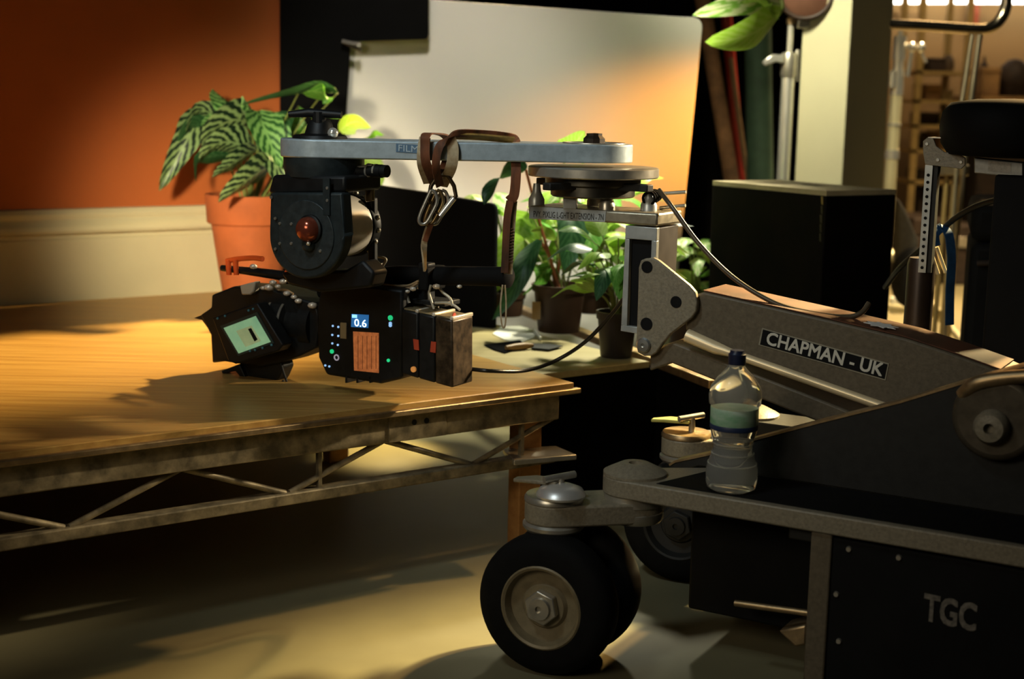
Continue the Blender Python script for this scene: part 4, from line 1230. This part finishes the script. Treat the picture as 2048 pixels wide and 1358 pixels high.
# top made of four boards round the slot
L2, R2 = bL / 2, bR / 2
tp_ = MB()
sx_, sy_ = bL * .47, bR * .60
sl_, sw_ = .047, .024
outer = [(0, 0), (bL, 0), (bL, bR), (0, bR)]
inner = [(sx_ - sl_, sy_ - sw_), (sx_ + sl_, sy_ - sw_), (sx_ + sl_, sy_ + sw_), (sx_ - sl_, sy_ + sw_)]
tm = MB()
vs = []
for z in (HB - .013, HB):
    for q in (outer, inner):
        vs += [o_ + ba * x + bb * y + Z * z for x, y in q]
fs = []
for i in range(4):
    j = (i + 1) % 4
    fs += [(8 + i, 8 + j, 12 + j, 12 + i), (i, 4 + i, 4 + j, j), (i, j, 8 + j, 8 + i), (4 + i, 12 + i, 12 + j, 4 + j)]
tm.add(vs, fs)
tm.build('box_top', BOXT, box)
MB().boxf(o_, ba, bb, Z, (sx_ - sl_, sx_ + sl_), (sy_ - sw_, sy_ + sw_), (HB - .0128, HB - .0008)).build('slot_dark_fill', BLACK, box)  # black filler painting the darkness inside the slot
rn = random.Random(4)
for i in range(5):                                     # worn paint down the front corner
    z = HB - .015 - i * .024
    p = o_ + Z * z
    w_ = .010 * rn.uniform(.5, 1.2)
    MB().prism([p + ba * .012 - bb * .0005, p + ba * (.012 + w_) - bb * .0005, p + ba * (.012 + w_ * .6) - bb * .0005 - Z * .020, p + ba * .010 - bb * .0005 - Z * .022], bb * .0004).build('paint_chip', EDGE if i < 1 else mat('faint_chip', (.075, .06, .03), .6, var=.4), box)

# ------------------------------------------------------------------ light stands
def tripod(root, c, zc, n, r, m, a0, skip=()):
    for i in range(n):
        a = R(a0 + 360 * i / n)
        d = V((math.cos(a), math.sin(a), 0))
        MB().tube([c + Z * zc + d * .03, c + d * r + Z * .012], .011, 10).build('leg', m, root, smooth=50)
        MB().tube([c + Z * (zc * .42) + d * .02, c + d * (r * .55) + Z * (zc * .46)], .007, 8).build('brace', m, root, smooth=50)
SY = 5.15
b_ = at(1567, 340, SY)
c = V((b_.x, b_.y, 0))
ls = thing('light_stand', c, 'chrome light stand with a winged clamp, left of the square pillar', 'light stand')
kz = SY / F
def zs_(py):
    return at(1575, py, SY).z
MB().cyl(c + Z * .10, c + Z * zs_(155), 13 * kz, 20).build('lower_tube', CHROME, ls, smooth=50)
MB().cyl(c + Z * zs_(158), c + Z * zs_(50), 6 * kz, 16).build('upper_tube', CHROME, ls, smooth=50)
MB().lathe([(14 * kz, 0), (16 * kz, .01), (16 * kz, zs_(105) - zs_(155) - .01), (13 * kz, zs_(105) - zs_(155))], c + Z * zs_(155), Z, 20).build('clamp_collar', STEEL, ls, smooth=40)
cz_ = c + Z * zs_(122)
MB().prism([cz_ + V((-.025, -.03, .02)), cz_ + V((-.065, -.03, .022)), cz_ + V((-.10, -.03, -.006)), cz_ + V((-.09, -.03, -.02)), cz_ + V((-.05, -.03, -.004)), cz_ + V((-.025, -.03, -.01))], V((0, .014, 0))).build('wing_handle', CHROME, ls, bevel=.003)
MB().boxf(cz_, V((1, 0, 0)), V((0, 1, 0)), Z, (.022, .034), (-.012, .012), (-.07, .04)).build('clamp_block', STEEL, ls, bevel=.003)
tripod(ls, c, .34, 3, .42, CHROME, 75)
lc = at(1606, -16, SY)
lh_ = thing('stage_lamp', lc, 'dark brown round lamp head on top of the light stand beside the pillar', 'lamp')
LAMPM = mat('brown_lamp_housing', (.16, .075, .045), .5, .3, var=.2)
MB().lathe([(.07, 0), (.098, .01), (.102, .05), (.10, .12), (.06, .15), (0, .15)], lc + V((-.0, -.05, 0)), V((.25, 1, 0)), 40).build('lamp_housing', LAMPM, lh_, smooth=40)
MB().torus(lc + V((0, -.055, 0)), V((.25, 1, 0)), .094, .008, 40, 8).build('lamp_rim', mat('dark_lamp_rim', (.05, .03, .02), .5), lh_, smooth=60)
MB().cyl(V((c.x, c.y, zs_(48))), V((c.x, c.y, lc.z - .09)), .016, 14).build('lamp_spigot', EDGE, lh_, smooth=50)
MB().boxf(V((c.x, c.y, zs_(45))), V((1, 0, 0)), V((0, 1, 0)), Z, (.02, .07), (-.02, .02), (-.02, .02)).build('lamp_knob', CHROME, lh_, bevel=.004)

ft = onz(1937, 706, 0)
fb_ = onz(1758, 668, 0)
c = V((fb_.x, fb_.y, 0))
SY2 = c.y
kz = SY2 / F
def zr(py):
    return at(1785, py, SY2).z
rs = thing('light_stand', c, 'chrome light stand with cream sleeves, right of the pillar and behind the black box', 'light stand')
# column leans a touch like in the photo
tp0, tp1 = at(1802, 58, SY2), V((c.x, c.y, .05))
CREAMT = mat('cream_sleeve', (.72, .66, .42), .4, .3, var=.08)
def on_col(py):
    t = (zr(py) - tp1.z) / (tp0.z - tp1.z)
    return tp1 + (tp0 - tp1) * t
MB().tube([tp1, on_col(180)], 12 * kz, 18).build('lower_tube', CREAMT, rs, smooth=50)
MB().tube([on_col(190), on_col(72)], 10.5 * kz, 18).build('upper_tube', CHROME, rs, smooth=50)
MB().tube([on_col(75), on_col(50)], 5 * kz, 12).build('spigot', CHROME, rs, smooth=50)
for a_, b_, r in ((120, 72, 13), (190, 140, 13), (252, 247, 14), (318, 300, 14), (345, 340, 11)):
    MB().tube([on_col(a_), on_col(b_)], r * kz, 18).build('collar', CHROME, rs, smooth=50)
q = on_col(152)
MB().tube([q + V((-.03, -.03, .02)), q + V((-.03, -.03, -.05))], .015, 12).build('collar_handle', CHROME, rs, smooth=50)
q = on_col(92)
MB().tube([q, q + V((.06, -.02, .005))], .011, 10).build('clamp_arm', CHROME, rs, smooth=50)
for dx in (.045, .085):
    MB().ball(q + V((dx, -.03, -.005)), .020, (1, 1, 1.15), 12).build('clamp_jaw', CHROME, rs, smooth=60)
MB().tube([q + V((.045, -.03, -.02)), q + V((.035, -.03, -.13))], .009, 10).build('clamp_rod', CHROME, rs, smooth=50)
MB().tube([q + V((.085, -.03, -.02)), q + V((.11, -.03, -.07))], .007, 10).build('clamp_tommy', CHROME, rs, smooth=50)
MB().tube([c + Z * .40, ft + Z * .012], .0165, 12).build('leg', CREAMT, rs, smooth=50)
md = c + (ft - c) * .72 + Z * .135
MB().tube([c + Z * .13, md], .0155, 12).build('brace', CREAMT, rs, smooth=50)
for a in (95, 215):
    d = V((math.cos(R(a)), math.sin(R(a)), 0))
    MB().tube([c + Z * .46, c + d * .45 + Z * .012], .0165, 12).build('leg', CREAMT, rs, smooth=50)
    MB().tube([c + Z * .13, c + d * .32 + Z * .14], .0155, 12).build('brace', CREAMT, rs, smooth=50)
MB().boxf(c + Z * .13, V((1, 0, 0)), V((0, 1, 0)), Z, (.03, .09), (-.06, -.02), (-.03, .045)).build('brace_block', mat('white_block', (.80, .78, .66), .5), rs, bevel=.006)
MB().boxf(md, V((1, 0, 0)), V((0, 1, 0)), Z, (-.02, .02), (-.025, .025), (-.03, .03)).build('joint', CREAMT, rs, bevel=.005)
# grey sandbag hung on that stand
sb = at(1818, 505, SY2 - .75)
sbg = thing('sandbag', (sb.x, sb.y, sb.z), 'dark grey sandbag drooping beside the black box, below the chrome stand', 'sandbag')
q = MB(); q.ball(sb + V((.02, 0, -.10)), .11, (.8, .5, 1.1), 20)
q.build('bag_lower', mat('charcoal_canvas', (.030, .028, .024), .9, var=.3, scale=60), sbg, smooth=60)
q = MB(); pw = [at(1796, 395, SY2 - .75), at(1812, 420, SY2 - .75), at(1838, 480, SY2 - .75), at(1832, 560, SY2 - .75), at(1790, 580, SY2 - .75)]
q.prism(pw, V((0, .05, 0)))
q.build('bag_flap', mat('grey_canvas', (.14, .13, .105), .9, var=.25, scale=60), sbg, bevel=.012)

# ------------------------------------------------------------------ poles against the drape
def pole(name, x0, y0, x1, y1, Y, rpx, m, label, cat):
    a_, b_ = at(x0, y0, Y), at(x1, y1, Y)
    d = (b_ - a_)
    b_ = a_ + d * ((a_.z - .0) / -d.z)
    a_ = a_ - d * .4
    return tag(MB().tube([a_, b_], rpx * Y / F, 14).build(name, m, smooth=50), label, cat)
pole('red_pole', 1450, 0, 1480, 340, 6.3, 11, mat('red_paint', (.40, .035, .02), .5, var=.25), 'dull red pole leaning against the dark drape', 'pole')
pole('green_tube', 1516, 60, 1520, 340, 6.1, 26, mat('dark_green_card', (.045, .085, .05), .7, var=.3), 'thick dark green tube standing against the dark drape', 'tube')
pole('timber_batten', 1415, 60, 1460, 340, 6.0, 15, mat('rough_brown_timber', (.22, .115, .05), .8, var=.6, scale=9), 'rough brown timber batten leaning against the dark drape', 'batten')
pole('thin_batten', 1470, 180, 1492, 340, 6.2, 5, mat('tan_timber', (.20, .12, .05), .8, var=.3), 'thin tan batten beside the red pole', 'batten')

# ------------------------------------------------------------------ store-room behind
CY = 8.9
def bx(x0, y0, x1, y1, Y, dep, m, name, parent, bevel=.004):
    p, q = at(x0, y1, Y), at(x1, y0, Y)
    return MB().boxf(V((0, Y, 0)), V((1, 0, 0)), V((0, 1, 0)), Z, (p.x, q.x), (0, dep), (p.z, q.z)).build(name, m, parent, bevel=bevel)
rp = at(1870, 400, CY)
rk = thing('storage_rack', (rp.x, CY, 0), 'tan metal storage rack full of props along the back wall', 'rack')
RKM = mat('tan_rack_metal', (.42, .31, .13), .5, .3, var=.2)
for x in (1822, 1916):
    for dep in (0, .42):
        p = at(x, 300, CY)
        q = at(x + 13, 300, CY)
        MB().boxf(V((0, CY + dep, 0)), V((1, 0, 0)), V((0, 1, 0)), Z, (p.x, q.x), (0, .03), (0, 2.1)).build('upright', RKM, rk)
xl, xr = at(1822, 300, CY).x, at(1929, 300, CY).x
SH = []
for py in (142, 200, 250, 300, 362, 440):
    z = at(1870, py, CY).z
    SH.append(z)
    MB().boxf(V((0, CY, 0)), V((1, 0, 0)), V((0, 1, 0)), Z, (xl, xr), (.0, .45), (z - .02, z)).build('shelf', RKM, rk)
def onshelf(name, label, cat, x0, x1, si, hpx, m, kind='box', group=None):
    a_, b_ = at(x0, 250, CY + .12), at(x1, 250, CY + .12)
    z = SH[si]; h = hpx * (CY + .12) / F
    cx = (a_.x + b_.x) / 2; r = (b_.x - a_.x) / 2
    if kind == 'box':
        o = MB().boxf(V((cx, CY + .20, z)), V((1, .1, 0)).normalized(), V((-.1, 1, 0)).normalized(), Z, (-r, r), (-.11, .11), (.001, h))
        o.boxf(V((cx, CY + .20, z)), V((1, .1, 0)).normalized(), V((-.1, 1, 0)).normalized(), Z, (-r * 1.05, r * 1.05), (-.115, .115), (h * .82, h))
        o = o.build(name, m, bevel=.006)
    elif kind == 'jar':
        o = MB().lathe([(r * .9, .001), (r, .01), (r, h * .75), (r * .6, h * .85), (r * .62, h), (0, h)], V((cx, CY + .12, z)), Z, 20).build(name, m, smooth=40)
    else:
        o = MB().lathe([(r * .7, .001), (r, h * .3), (r * .85, h * .7), (r * .35, h), (0, h)], V((cx, CY + .2, z)), Z, 20).build(name, m, smooth=60)
    return tag(o, label, cat, group)
DKB = mat('dark_brown_prop', (.035, .022, .014), .7, var=.5, scale=20)
TNB = mat('tan_card', (.34, .21, .09), .8, var=.3, scale=9)
YLW = mat('cream_tin', (.62, .56, .30), .45, var=.15)
GRY = mat('grey_brown_prop', (.12, .085, .05), .7, var=.4, scale=14)
REDC = mat('rust_red_card', (.34, .075, .03), .6, var=.2)
onshelf('prop_case', 'dark brown case with a wide lid on the top shelf of the rack', 'case', 1843, 1878, 0, 26, DKB)
onshelf('prop_urn', 'dark bulbous urn next to the dark case on the top rack shelf', 'urn', 1882, 1908, 0, 34, GRY, 'urn')
onshelf('card_box', 'low tan carton on the second rack shelf', 'box', 1840, 1872, 1, 30, TNB)
onshelf('cream_jar', 'left of the two cream jars on the second rack shelf', 'jar', 1879, 1888, 1, 22, YLW, 'jar')
onshelf('cream_jar', 'right of the two cream jars on the second rack shelf', 'jar', 1892, 1901, 1, 22, YLW, 'jar')
onshelf('prop_case', 'long dark case on the third rack shelf', 'case', 1838, 1872, 2, 24, DKB)
onshelf('cream_bottle', 'cream bottle left of a taller one on the third rack shelf', 'bottle', 1877, 1886, 2, 24, YLW, 'jar')
onshelf('cream_bottle', 'taller cream bottle at the right end of the third rack shelf', 'bottle', 1896, 1906, 2, 32, YLW, 'jar')
onshelf('prop_bundle', 'rounded grey-brown bundle on the fourth rack shelf', 'bundle', 1842, 1868, 3, 34, GRY, 'urn')
onshelf('card_box', 'tall tan carton on the fourth rack shelf', 'box', 1874, 1904, 3, 36, TNB)
onshelf('prop_case', 'flat black-brown case on the fifth rack shelf', 'case', 1838, 1866, 4, 20, DKB)
onshelf('prop_bundle', 'tan rounded bundle on the fifth rack shelf beside the flat case', 'bundle', 1876, 1906, 4, 40, TNB, 'urn')
onshelf('prop_case', 'big dark case on the lowest rack shelf', 'case', 1842, 1900, 5, 60, DKB)
# things on the long counter at the right of the rack
ct = thing('long_counter', (3.2, CY - .1, 0), 'tan counter right of the storage rack, behind the dolly seat', 'counter')
za = at(1990, 192, CY).z
MB().boxf(V((0, CY, 0)), V((1, 0, 0)), V((0, 1, 0)), Z, (xr + .05, 4.6), (-.1, .5), (za - .04, za)).build('counter_top', TNB, ct)
MB().boxf(V((0, CY, 0)), V((1, 0, 0)), V((0, 1, 0)), Z, (xr + .07, 4.6), (-.06, .48), (0, za - .041)).build('counter_front', DKB, ct)
def oncounter(name, label, cat, x0, x1, hpx, m, kind):
    a_, b_ = at(x0, 190, CY), at(x1, 190, CY)
    cx, r, h = (a_.x + b_.x) / 2, (b_.x - a_.x) / 2, hpx * CY / F
    if kind == 'box':
        o = MB().boxf(V((cx, CY + .1, za + .001)), V((1, 0, 0)), V((0, 1, 0)), Z, (-r, r), (-.12, .12), (0, h)).boxf(V((cx, CY + .1, za + .001)), V((1, 0, 0)), V((0, 1, 0)), Z, (-r * 1.04, r * 1.04), (-.125, .125), (h * .8, h)).build(name, m, bevel=.006)
    elif kind == 'cone':
        o = MB().lathe([(r, 0), (r * .9, h * .1), (r * .35, h * .5), (r * .2, h), (0, h)], V((cx, CY + .1, za + .001)), Z, 20).build(name, m, smooth=50)
    else:
        o = MB().lathe([(r * .75, 0), (r * .95, h * .35), (r, h * .45), (r * .8, h * .75), (r * .4, h * .95), (0, h)], V((cx, CY + .12, za + .001)), Z, 28).build(name, m, smooth=60)
    return tag(o, label, cat)
oncounter('prop_box', 'tan box with a dark patch on the counter, left of the black mound', 'box', 1962, 1996, 55, TNB, 'box')
oncounter('black_mound', 'big black rounded prop on the counter behind the dolly seat', 'prop', 2002, 2075, 74, DKB, 'mound')
o = oncounter('black_cone', 'small black cone standing on the tan box', 'prop', 1964, 1984, 22, DKB, 'cone')
o.location.z += 55 * CY / F + .001
rb2 = tag(MB().box(at(1945, 30, 9.63) , (.07, .05, .12)).lathe([(.03, 0), (.03, .02), (.02, .03)], at(1945, 30, 9.63) + Z * .06, Z, 12).build('mounted_fire_box', REDC), 'small red box mounted on the tan back wall above the trolley rail', 'box')
sg = tag(MB().boxf(V((0, 9.66, 0)), V((1, 0, 0)), V((0, 1, 0)), Z, (at(1795, 0, 9.66).x, at(1836, 0, 9.66).x), (0, .03), (at(1800, 44, 9.66).z, at(1800, 20, 9.66).z)).build('wall_board', TNB, bevel=.01), 'brown board on the back wall just right of the pillar', 'board')
sl = thing('mounted_strip_light', at(1960, -2, 9.5), 'long white strip light at the top of the back wall', 'light')
p, q = at(1780, 4, 9.5), at(2200, 4, 9.5)
MB().tube([p + Z * .02, q + Z * .02], .030, 12).build('light_tube', mat('glowing_tube', (1, .97, .88), .4, var=0, emit=6), sl, smooth=50)
MB().boxf(V((0, 9.5, p.z)), V((1, 0, 0)), V((0, 1, 0)), Z, (p.x, q.x), (-.04, .20), (.05, .10)).build('light_batten', CREAM, sl)
# flight cases in shadow along the wall base
for i, (x0, x1, y0, Y, lab) in enumerate(((1828, 1890, 436, 8.2, 'dark flight case on the floor in front of the storage rack, left one'), (1896, 1962, 450, 8.2, 'dark flight case on the floor in front of the storage rack, right one'))):
    p, q = at(x0, y0, Y), at(x1, y0, Y)
    fcx = thing('flight_case', ((p.x + q.x) / 2, Y, 0), lab, 'case')
    MB().boxf(V((0, Y, 0)), V((1, 0, 0)), V((0, 1, 0)), Z, (p.x, q.x), (0, .5), (.0, p.z * .72)).build('case_body', DKB, fcx, bevel=.01)
    MB().boxf(V((0, Y, 0)), V((1, 0, 0)), V((0, 1, 0)), Z, (p.x, q.x), (0, .5), (p.z * .72 + .004, p.z)).build('case_lid', DKB, fcx, bevel=.01)
    MB().boxf(V(((p.x + q.x) / 2, Y, p.z * .72)), V((1, 0, 0)), V((0, 1, 0)), Z, (-.03, .03), (-.012, 0), (-.03, .03)).build('latch', STEEL, fcx, bevel=.002)

# ------------------------------------------------------------------ trolley with a bent rail
TY = 5.3
tr = thing('metal_trolley', V((at(1935, 300, TY).x, TY, 0)), 'metal trolley with a thick bent chrome rail, right of the pillar behind the dolly seat', 'trolley')
rail = [at(1770, 48, TY), at(1850, 52, TY), at(1940, 58, TY), at(1975, 57, TY), at(1998, 42, TY), at(2012, 10, TY), at(2014, -60, TY), at(2016, -160, TY)]
MB().tube(smooth_path(rail, 8), 11 * TY / F, 16).build('bent_rail', mat('worn_chrome_rail', (.62, .52, .38), .22, 1.0, var=.1), tr, smooth=60)
CR2 = mat('trolley_upright_metal', (.60, .52, .36), .3, .9, var=.1)
for x0, x1, dY, r in ((1945, 1922, 0, 5), (1960, 1940, .1, 6)):
    a_, b_ = at(x0, 66, TY), at(x1, 215, TY)
    d = b_ - a_
    MB().tube([a_, b_, V((b_.x, b_.y + dY, .06))], r * TY / F, 10).build('upright', CR2, tr, smooth=60)
for x in (1886, 1902, 1915):
    a_ = at(x + 10, 330, TY + .1)
    MB().tube([a_, V((a_.x - .01, a_.y, .06))], 5.5 * TY / F, 10).build('upright', mat('tan_tube', (.42, .31, .13), .4, .6, var=.15), tr, smooth=60)
xa, xb = at(1880, 330, TY).x, at(1950, 330, TY).x
MB().boxf(V((0, TY, 0)), V((1, 0, 0)), V((0, 1, 0)), Z, (xa - .02, xb + .05), (-.05, .45), (.06, .09)).build('trolley_base', DKB, tr, bevel=.004)
MB().boxf(V((0, TY, 0)), V((1, 0, 0)), V((0, 1, 0)), Z, (xa, xb), (.06, .12), (at(1900, 336, TY).z - .03, at(1900, 330, TY).z)).build('cross_bar', CR2, tr, bevel=.004)
for x in (xa + .02, xb):
    for y in (.0, .4):
        MB().cyl(V((x - .012, TY + y, .03)), V((x + .012, TY + y, .03)), .03, 16).build('caster_wheel', RUBBER, tr, smooth=40)

# ------------------------------------------------------------------ dark gear on the right
EY_ = 3.55
p = at(1948, 405, EY_)
ec = thing('equipment_case', (p.x + .3, EY_, 0), 'tall black equipment case at the right edge, beyond the dolly', 'case')
ecx = V((.96, -.28, 0)).normalized(); ecy = V((.28, .96, 0)).normalized()
eo = V((p.x, p.y, 0))
MB().boxf(eo, ecx, ecy, Z, (0, .62), (0, .42), (.04, p.z - .10)).build('case_body', BLACK, ec, bevel=.02)
MB().boxf(eo, ecx, ecy, Z, (-.004, .624), (-.004, .424), (p.z - .098, p.z)).build('case_lid', BLACK, ec, bevel=.025)
for (x, z) in ((.12, p.z - .23), (.13, p.z - .31)):
    MB().lathe([(.022, 0), (.020, .03), (.01, .034), (.01, .02)], eo + ecx * x + Z * z, -ecy, 20).build('case_knob', mat('tan_knob', (.40, .30, .15), .4, .5), ec, smooth=40)
MB().tube(smooth_path([eo + ecx * .02 - ecy * .01 + Z * (p.z - .15), eo + ecx * .10 - ecy * .05 + Z * (p.z - .14), eo + ecx * .18 - ecy * .01 + Z * (p.z - .15)], 6), .008, 8).build('case_handle', DKB, ec, smooth=60)
for x in (.05, .57):
    for y in (.05, .37):
        MB().cyl(eo + ecx * (x - .012) + ecy * y + Z * .025, eo + ecx * (x + .012) + ecy * y + Z * .025, .025, 14).build('caster_wheel', RUBBER, ec, smooth=40)
oc = MB().boxf(eo, ecx, ecy, Z, (.07, .14), (.06, .2), (p.z + .001, p.z + .022)).boxf(eo, ecx, ecy, Z, (.075, .135), (.055, .06), (p.z + .004, p.z + .018))
tag(oc.build('orange_pouch', mat('orange_brown_leather', (.40, .16, .05), .5), bevel=.006), 'small orange-brown pouch lying on the black equipment case', 'pouch')
# red bottle on the far leg
rbp = dp(.50, .62, .3455)
rbp = onz(1995, 726, .345)
d = rbp - H0
fr_ = thing('red_flask', dp(d.dot(A), .60, .346), 'small dark red flask standing on the far dolly leg near the right edge', 'flask')
fo = fr_.location.copy()
for o_z, prof_, nm, m_ in ((0, [(.021, 0), (.024, .004), (.024, .055), (.012, .075), (.011, .085)], 'flask_body', mat('dark_red_plastic', (.20, .012, .008), .3, var=.2)), (.085, [(.012, 0), (.012, .016), (.004, .018), (.004, .03)], 'flask_cap', mat('flask_cap_tan', (.4, .25, .13), .4))):
    MB().lathe(prof_, fo + Z * o_z, Z, 20).build(nm, m_, fr_, smooth=40)
# blue strap over the power cable
sY = 3.13
BL = mat('blue_webbing', (.010, .055, .14), .7, var=.4, scale=50)
bs = thing('hanging_strap', at(1890, 560, sY), 'blue webbing strap hanging over the black cable right of the seat post', 'strap')
pth = [at(1872, 492, sY - .02), at(1870, 468, sY - .018), at(1885, 455, sY - .004), at(1898, 472, sY - .02), at(1903, 520, sY - .02), at(1900, 580, sY - .015), at(1899, 650, sY - .015)]
MB().ribbon(smooth_path(pth, 8), .021, .003, (1, .3, .1)).build('webbing', BL, bs, smooth=60)
for (x0, y0, x1, y1) in ((1873, 494, 1891, 545), (1864, 512, 1876, 548)):
    MB().tube([at(x0, y0, sY), at(x1, y1, sY)], .0045, 8).build('strap_peg', mat('pale_peg', (.62, .50, .30), .5), bs, smooth=50)

# ------------------------------------------------------------------ small things on the rear platform
zz = ZD - .0015
pq = [onz(x, y, zz) for x, y in ((985, 668), (1002, 654), (1040, 652), (1074, 664), (1068, 676), (1040, 687), (1008, 680))]
ppr = MB().prism(pq, Z * .0015)
f1, f2, f3 = onz(1066, 664, zz), onz(1080, 682, zz), onz(1070, 672, zz)
ppr.prism([f1 + Z * .002, f1 + Z * .012, f2 + Z * .010, f2 + Z * .002], V((.004, .002, 0)))
tag(ppr.build('paper_sheet', mat('white_paper', (.80, .78, .68), .8, var=.05)), 'white sheet of paper with a folded corner lying at the back of the deck', 'paper')
kf = thing('putty_knife', onz(1060, 694, zz), 'wooden handled knife with a dark blade lying on the deck beside the paper', 'knife')
MB().tube([onz(1012, 696, zz + .009), onz(1030, 694, zz + .009), onz(1050, 692, zz + .009), onz(1066, 691, zz + .009)], [.006, .009, .009, .005], 10).build('handle', mat('brown_handle', (.30, .17, .06), .5, var=.3), kf, smooth=50)
MB().prism([onz(x, y, zz + .004) for x, y in ((1064, 688), (1100, 689), (1126, 693), (1098, 700), (1064, 697))], Z * .002).build('blade', BLKM, kf)
gp = MB().prism([onz(x, y, ZD + .0004) for x, y in ((968, 690), (1040, 681), (1052, 692), (1010, 706), (990, 700))], Z * .0012)  # black plate painting the dark of a gap in the deck
tag(gp.build('deck_gap_patch', CLOTHB), 'small black patch for the dark gap in the deck, under the wooden handled knife', 'gap')
# ------------------------------------------------------------------ light
def area(name, loc, tgt, size, power, c, sy=None, spread=None):
    l = bpy.data.lights.new(name, 'AREA')
    l.energy = power
    l.color = c
    l.shape = 'RECTANGLE'
    l.size = size
    l.size_y = sy or size
    if spread:
        l.spread = R(spread)
    o = bpy.data.objects.new(name, l)
    col.objects.link(o)
    o.location = loc
    o.rotation_euler = (V(tgt) - V(loc)).to_track_quat('-Z', 'Y').to_euler()
    return o


def spot(name, loc, tgt, power, c, ang, blend=.5, rad=.05):
    l = bpy.data.lights.new(name, 'SPOT')
    l.energy = power
    l.color = c
    l.spot_size = R(ang)
    l.spot_blend = blend
    l.shadow_soft_size = rad
    o = bpy.data.objects.new(name, l)
    col.objects.link(o)
    o.location = loc
    o.rotation_euler = (V(tgt) - V(loc)).to_track_quat('-Z', 'Y').to_euler()
    return o


WARM = (1.0, .62, .26)
GOLD = (1.0, .74, .34)
spot('deck_spot', (.95, 5.9, 2.9), (-1.0, 3.56, .386), 2000, GOLD, 22, .85, .10)
spot('floor_spot', (2.7, 4.7, 2.7), (.10, 2.36, 0), 2300, (1.0, .82, .42), 14.5, .8, .11)
spot('rim_spot', (2.3, 4.7, 2.4), (.55, 2.6, .5), 480, WARM, 30, .7, .06)
spot('camera_rim', (2.4, 3.7, 1.5), (-.15, 2.86, .66), 420, (1.0, .84, .58), 15, .6, .04)
spot('plant_front', (.78, 3.45, 1.6), (.16, 4.15, .60), 85, (1.0, .97, .78), 42, .8, .06)  # unseen lamp added to brighten the plants from the front
spot('wall_pool', (-.95, 1.9, 1.25), (-.78, 4.45, .56), 290, (1.0, .88, .62), 30, 1.0, .10)
spot('board_spot', (-.3, 2.9, 2.5), (-.24, 4.66, .95), 105, (1.0, .93, .82), 36, .9, .15)
spot('board_edge', (2.0, 4.0, 1.2), (.70, 4.66, .92), 360, (1.0, .39, .05), 23, 1.0, .05)
spot('plant_spot', (.45, 4.45, 1.75), (.25, 3.85, .45), 170, (1.0, .96, .74), 55, .8, .10)
spot('under_deck', (-.34, 4.12, .35), (-.36, 3.98, .0), 16, (1.0, .76, .33), 58, .7, .04)
area('store_light', (2.6, 8.0, 2.9), (2.7, 9.3, .8), 1.4, 22, (1.0, .74, .44), .8)
area('store_floor', (2.3, 6.9, 2.9), (2.1, 6.9, 0), .6, 75, (1.0, .72, .40), .6, 90)
area('front_fill', (-1.5, .2, 1.7), (.3, 2.8, .6), 1.0, 3.0, (1.0, .88, .68), .7, 75)
area('head_light', (-.9, 1.6, 2.3), (.0, 2.8, .85), .3, 1.5, (.80, .94, 1.0), .3, 60)
area('pillar_light', (.05, 3.75, 2.6), (1.12, 5.1, 1.25), .4, 4.2, (1.0, .95, .70), .4, 40)
spot('stand_spot', (2.7, 5.0, 2.7), (1.62, 6.0, .75), 85, (1.0, .86, .60), 34, .8, .06)  # unseen lamp added to brighten the right-hand stand
w_ = bpy.data.worlds.new('world')
scn.world = w_
w_.use_nodes = True
w_.node_tree.nodes['Background'].inputs[0].default_value = (.55, .62, .55, 1)
w_.node_tree.nodes['Background'].inputs[1].default_value = .006
scn.view_settings.view_transform = 'Standard'
scn.view_settings.look = 'None'
scn.view_settings.exposure = 0.35
scn.view_settings.gamma = .9
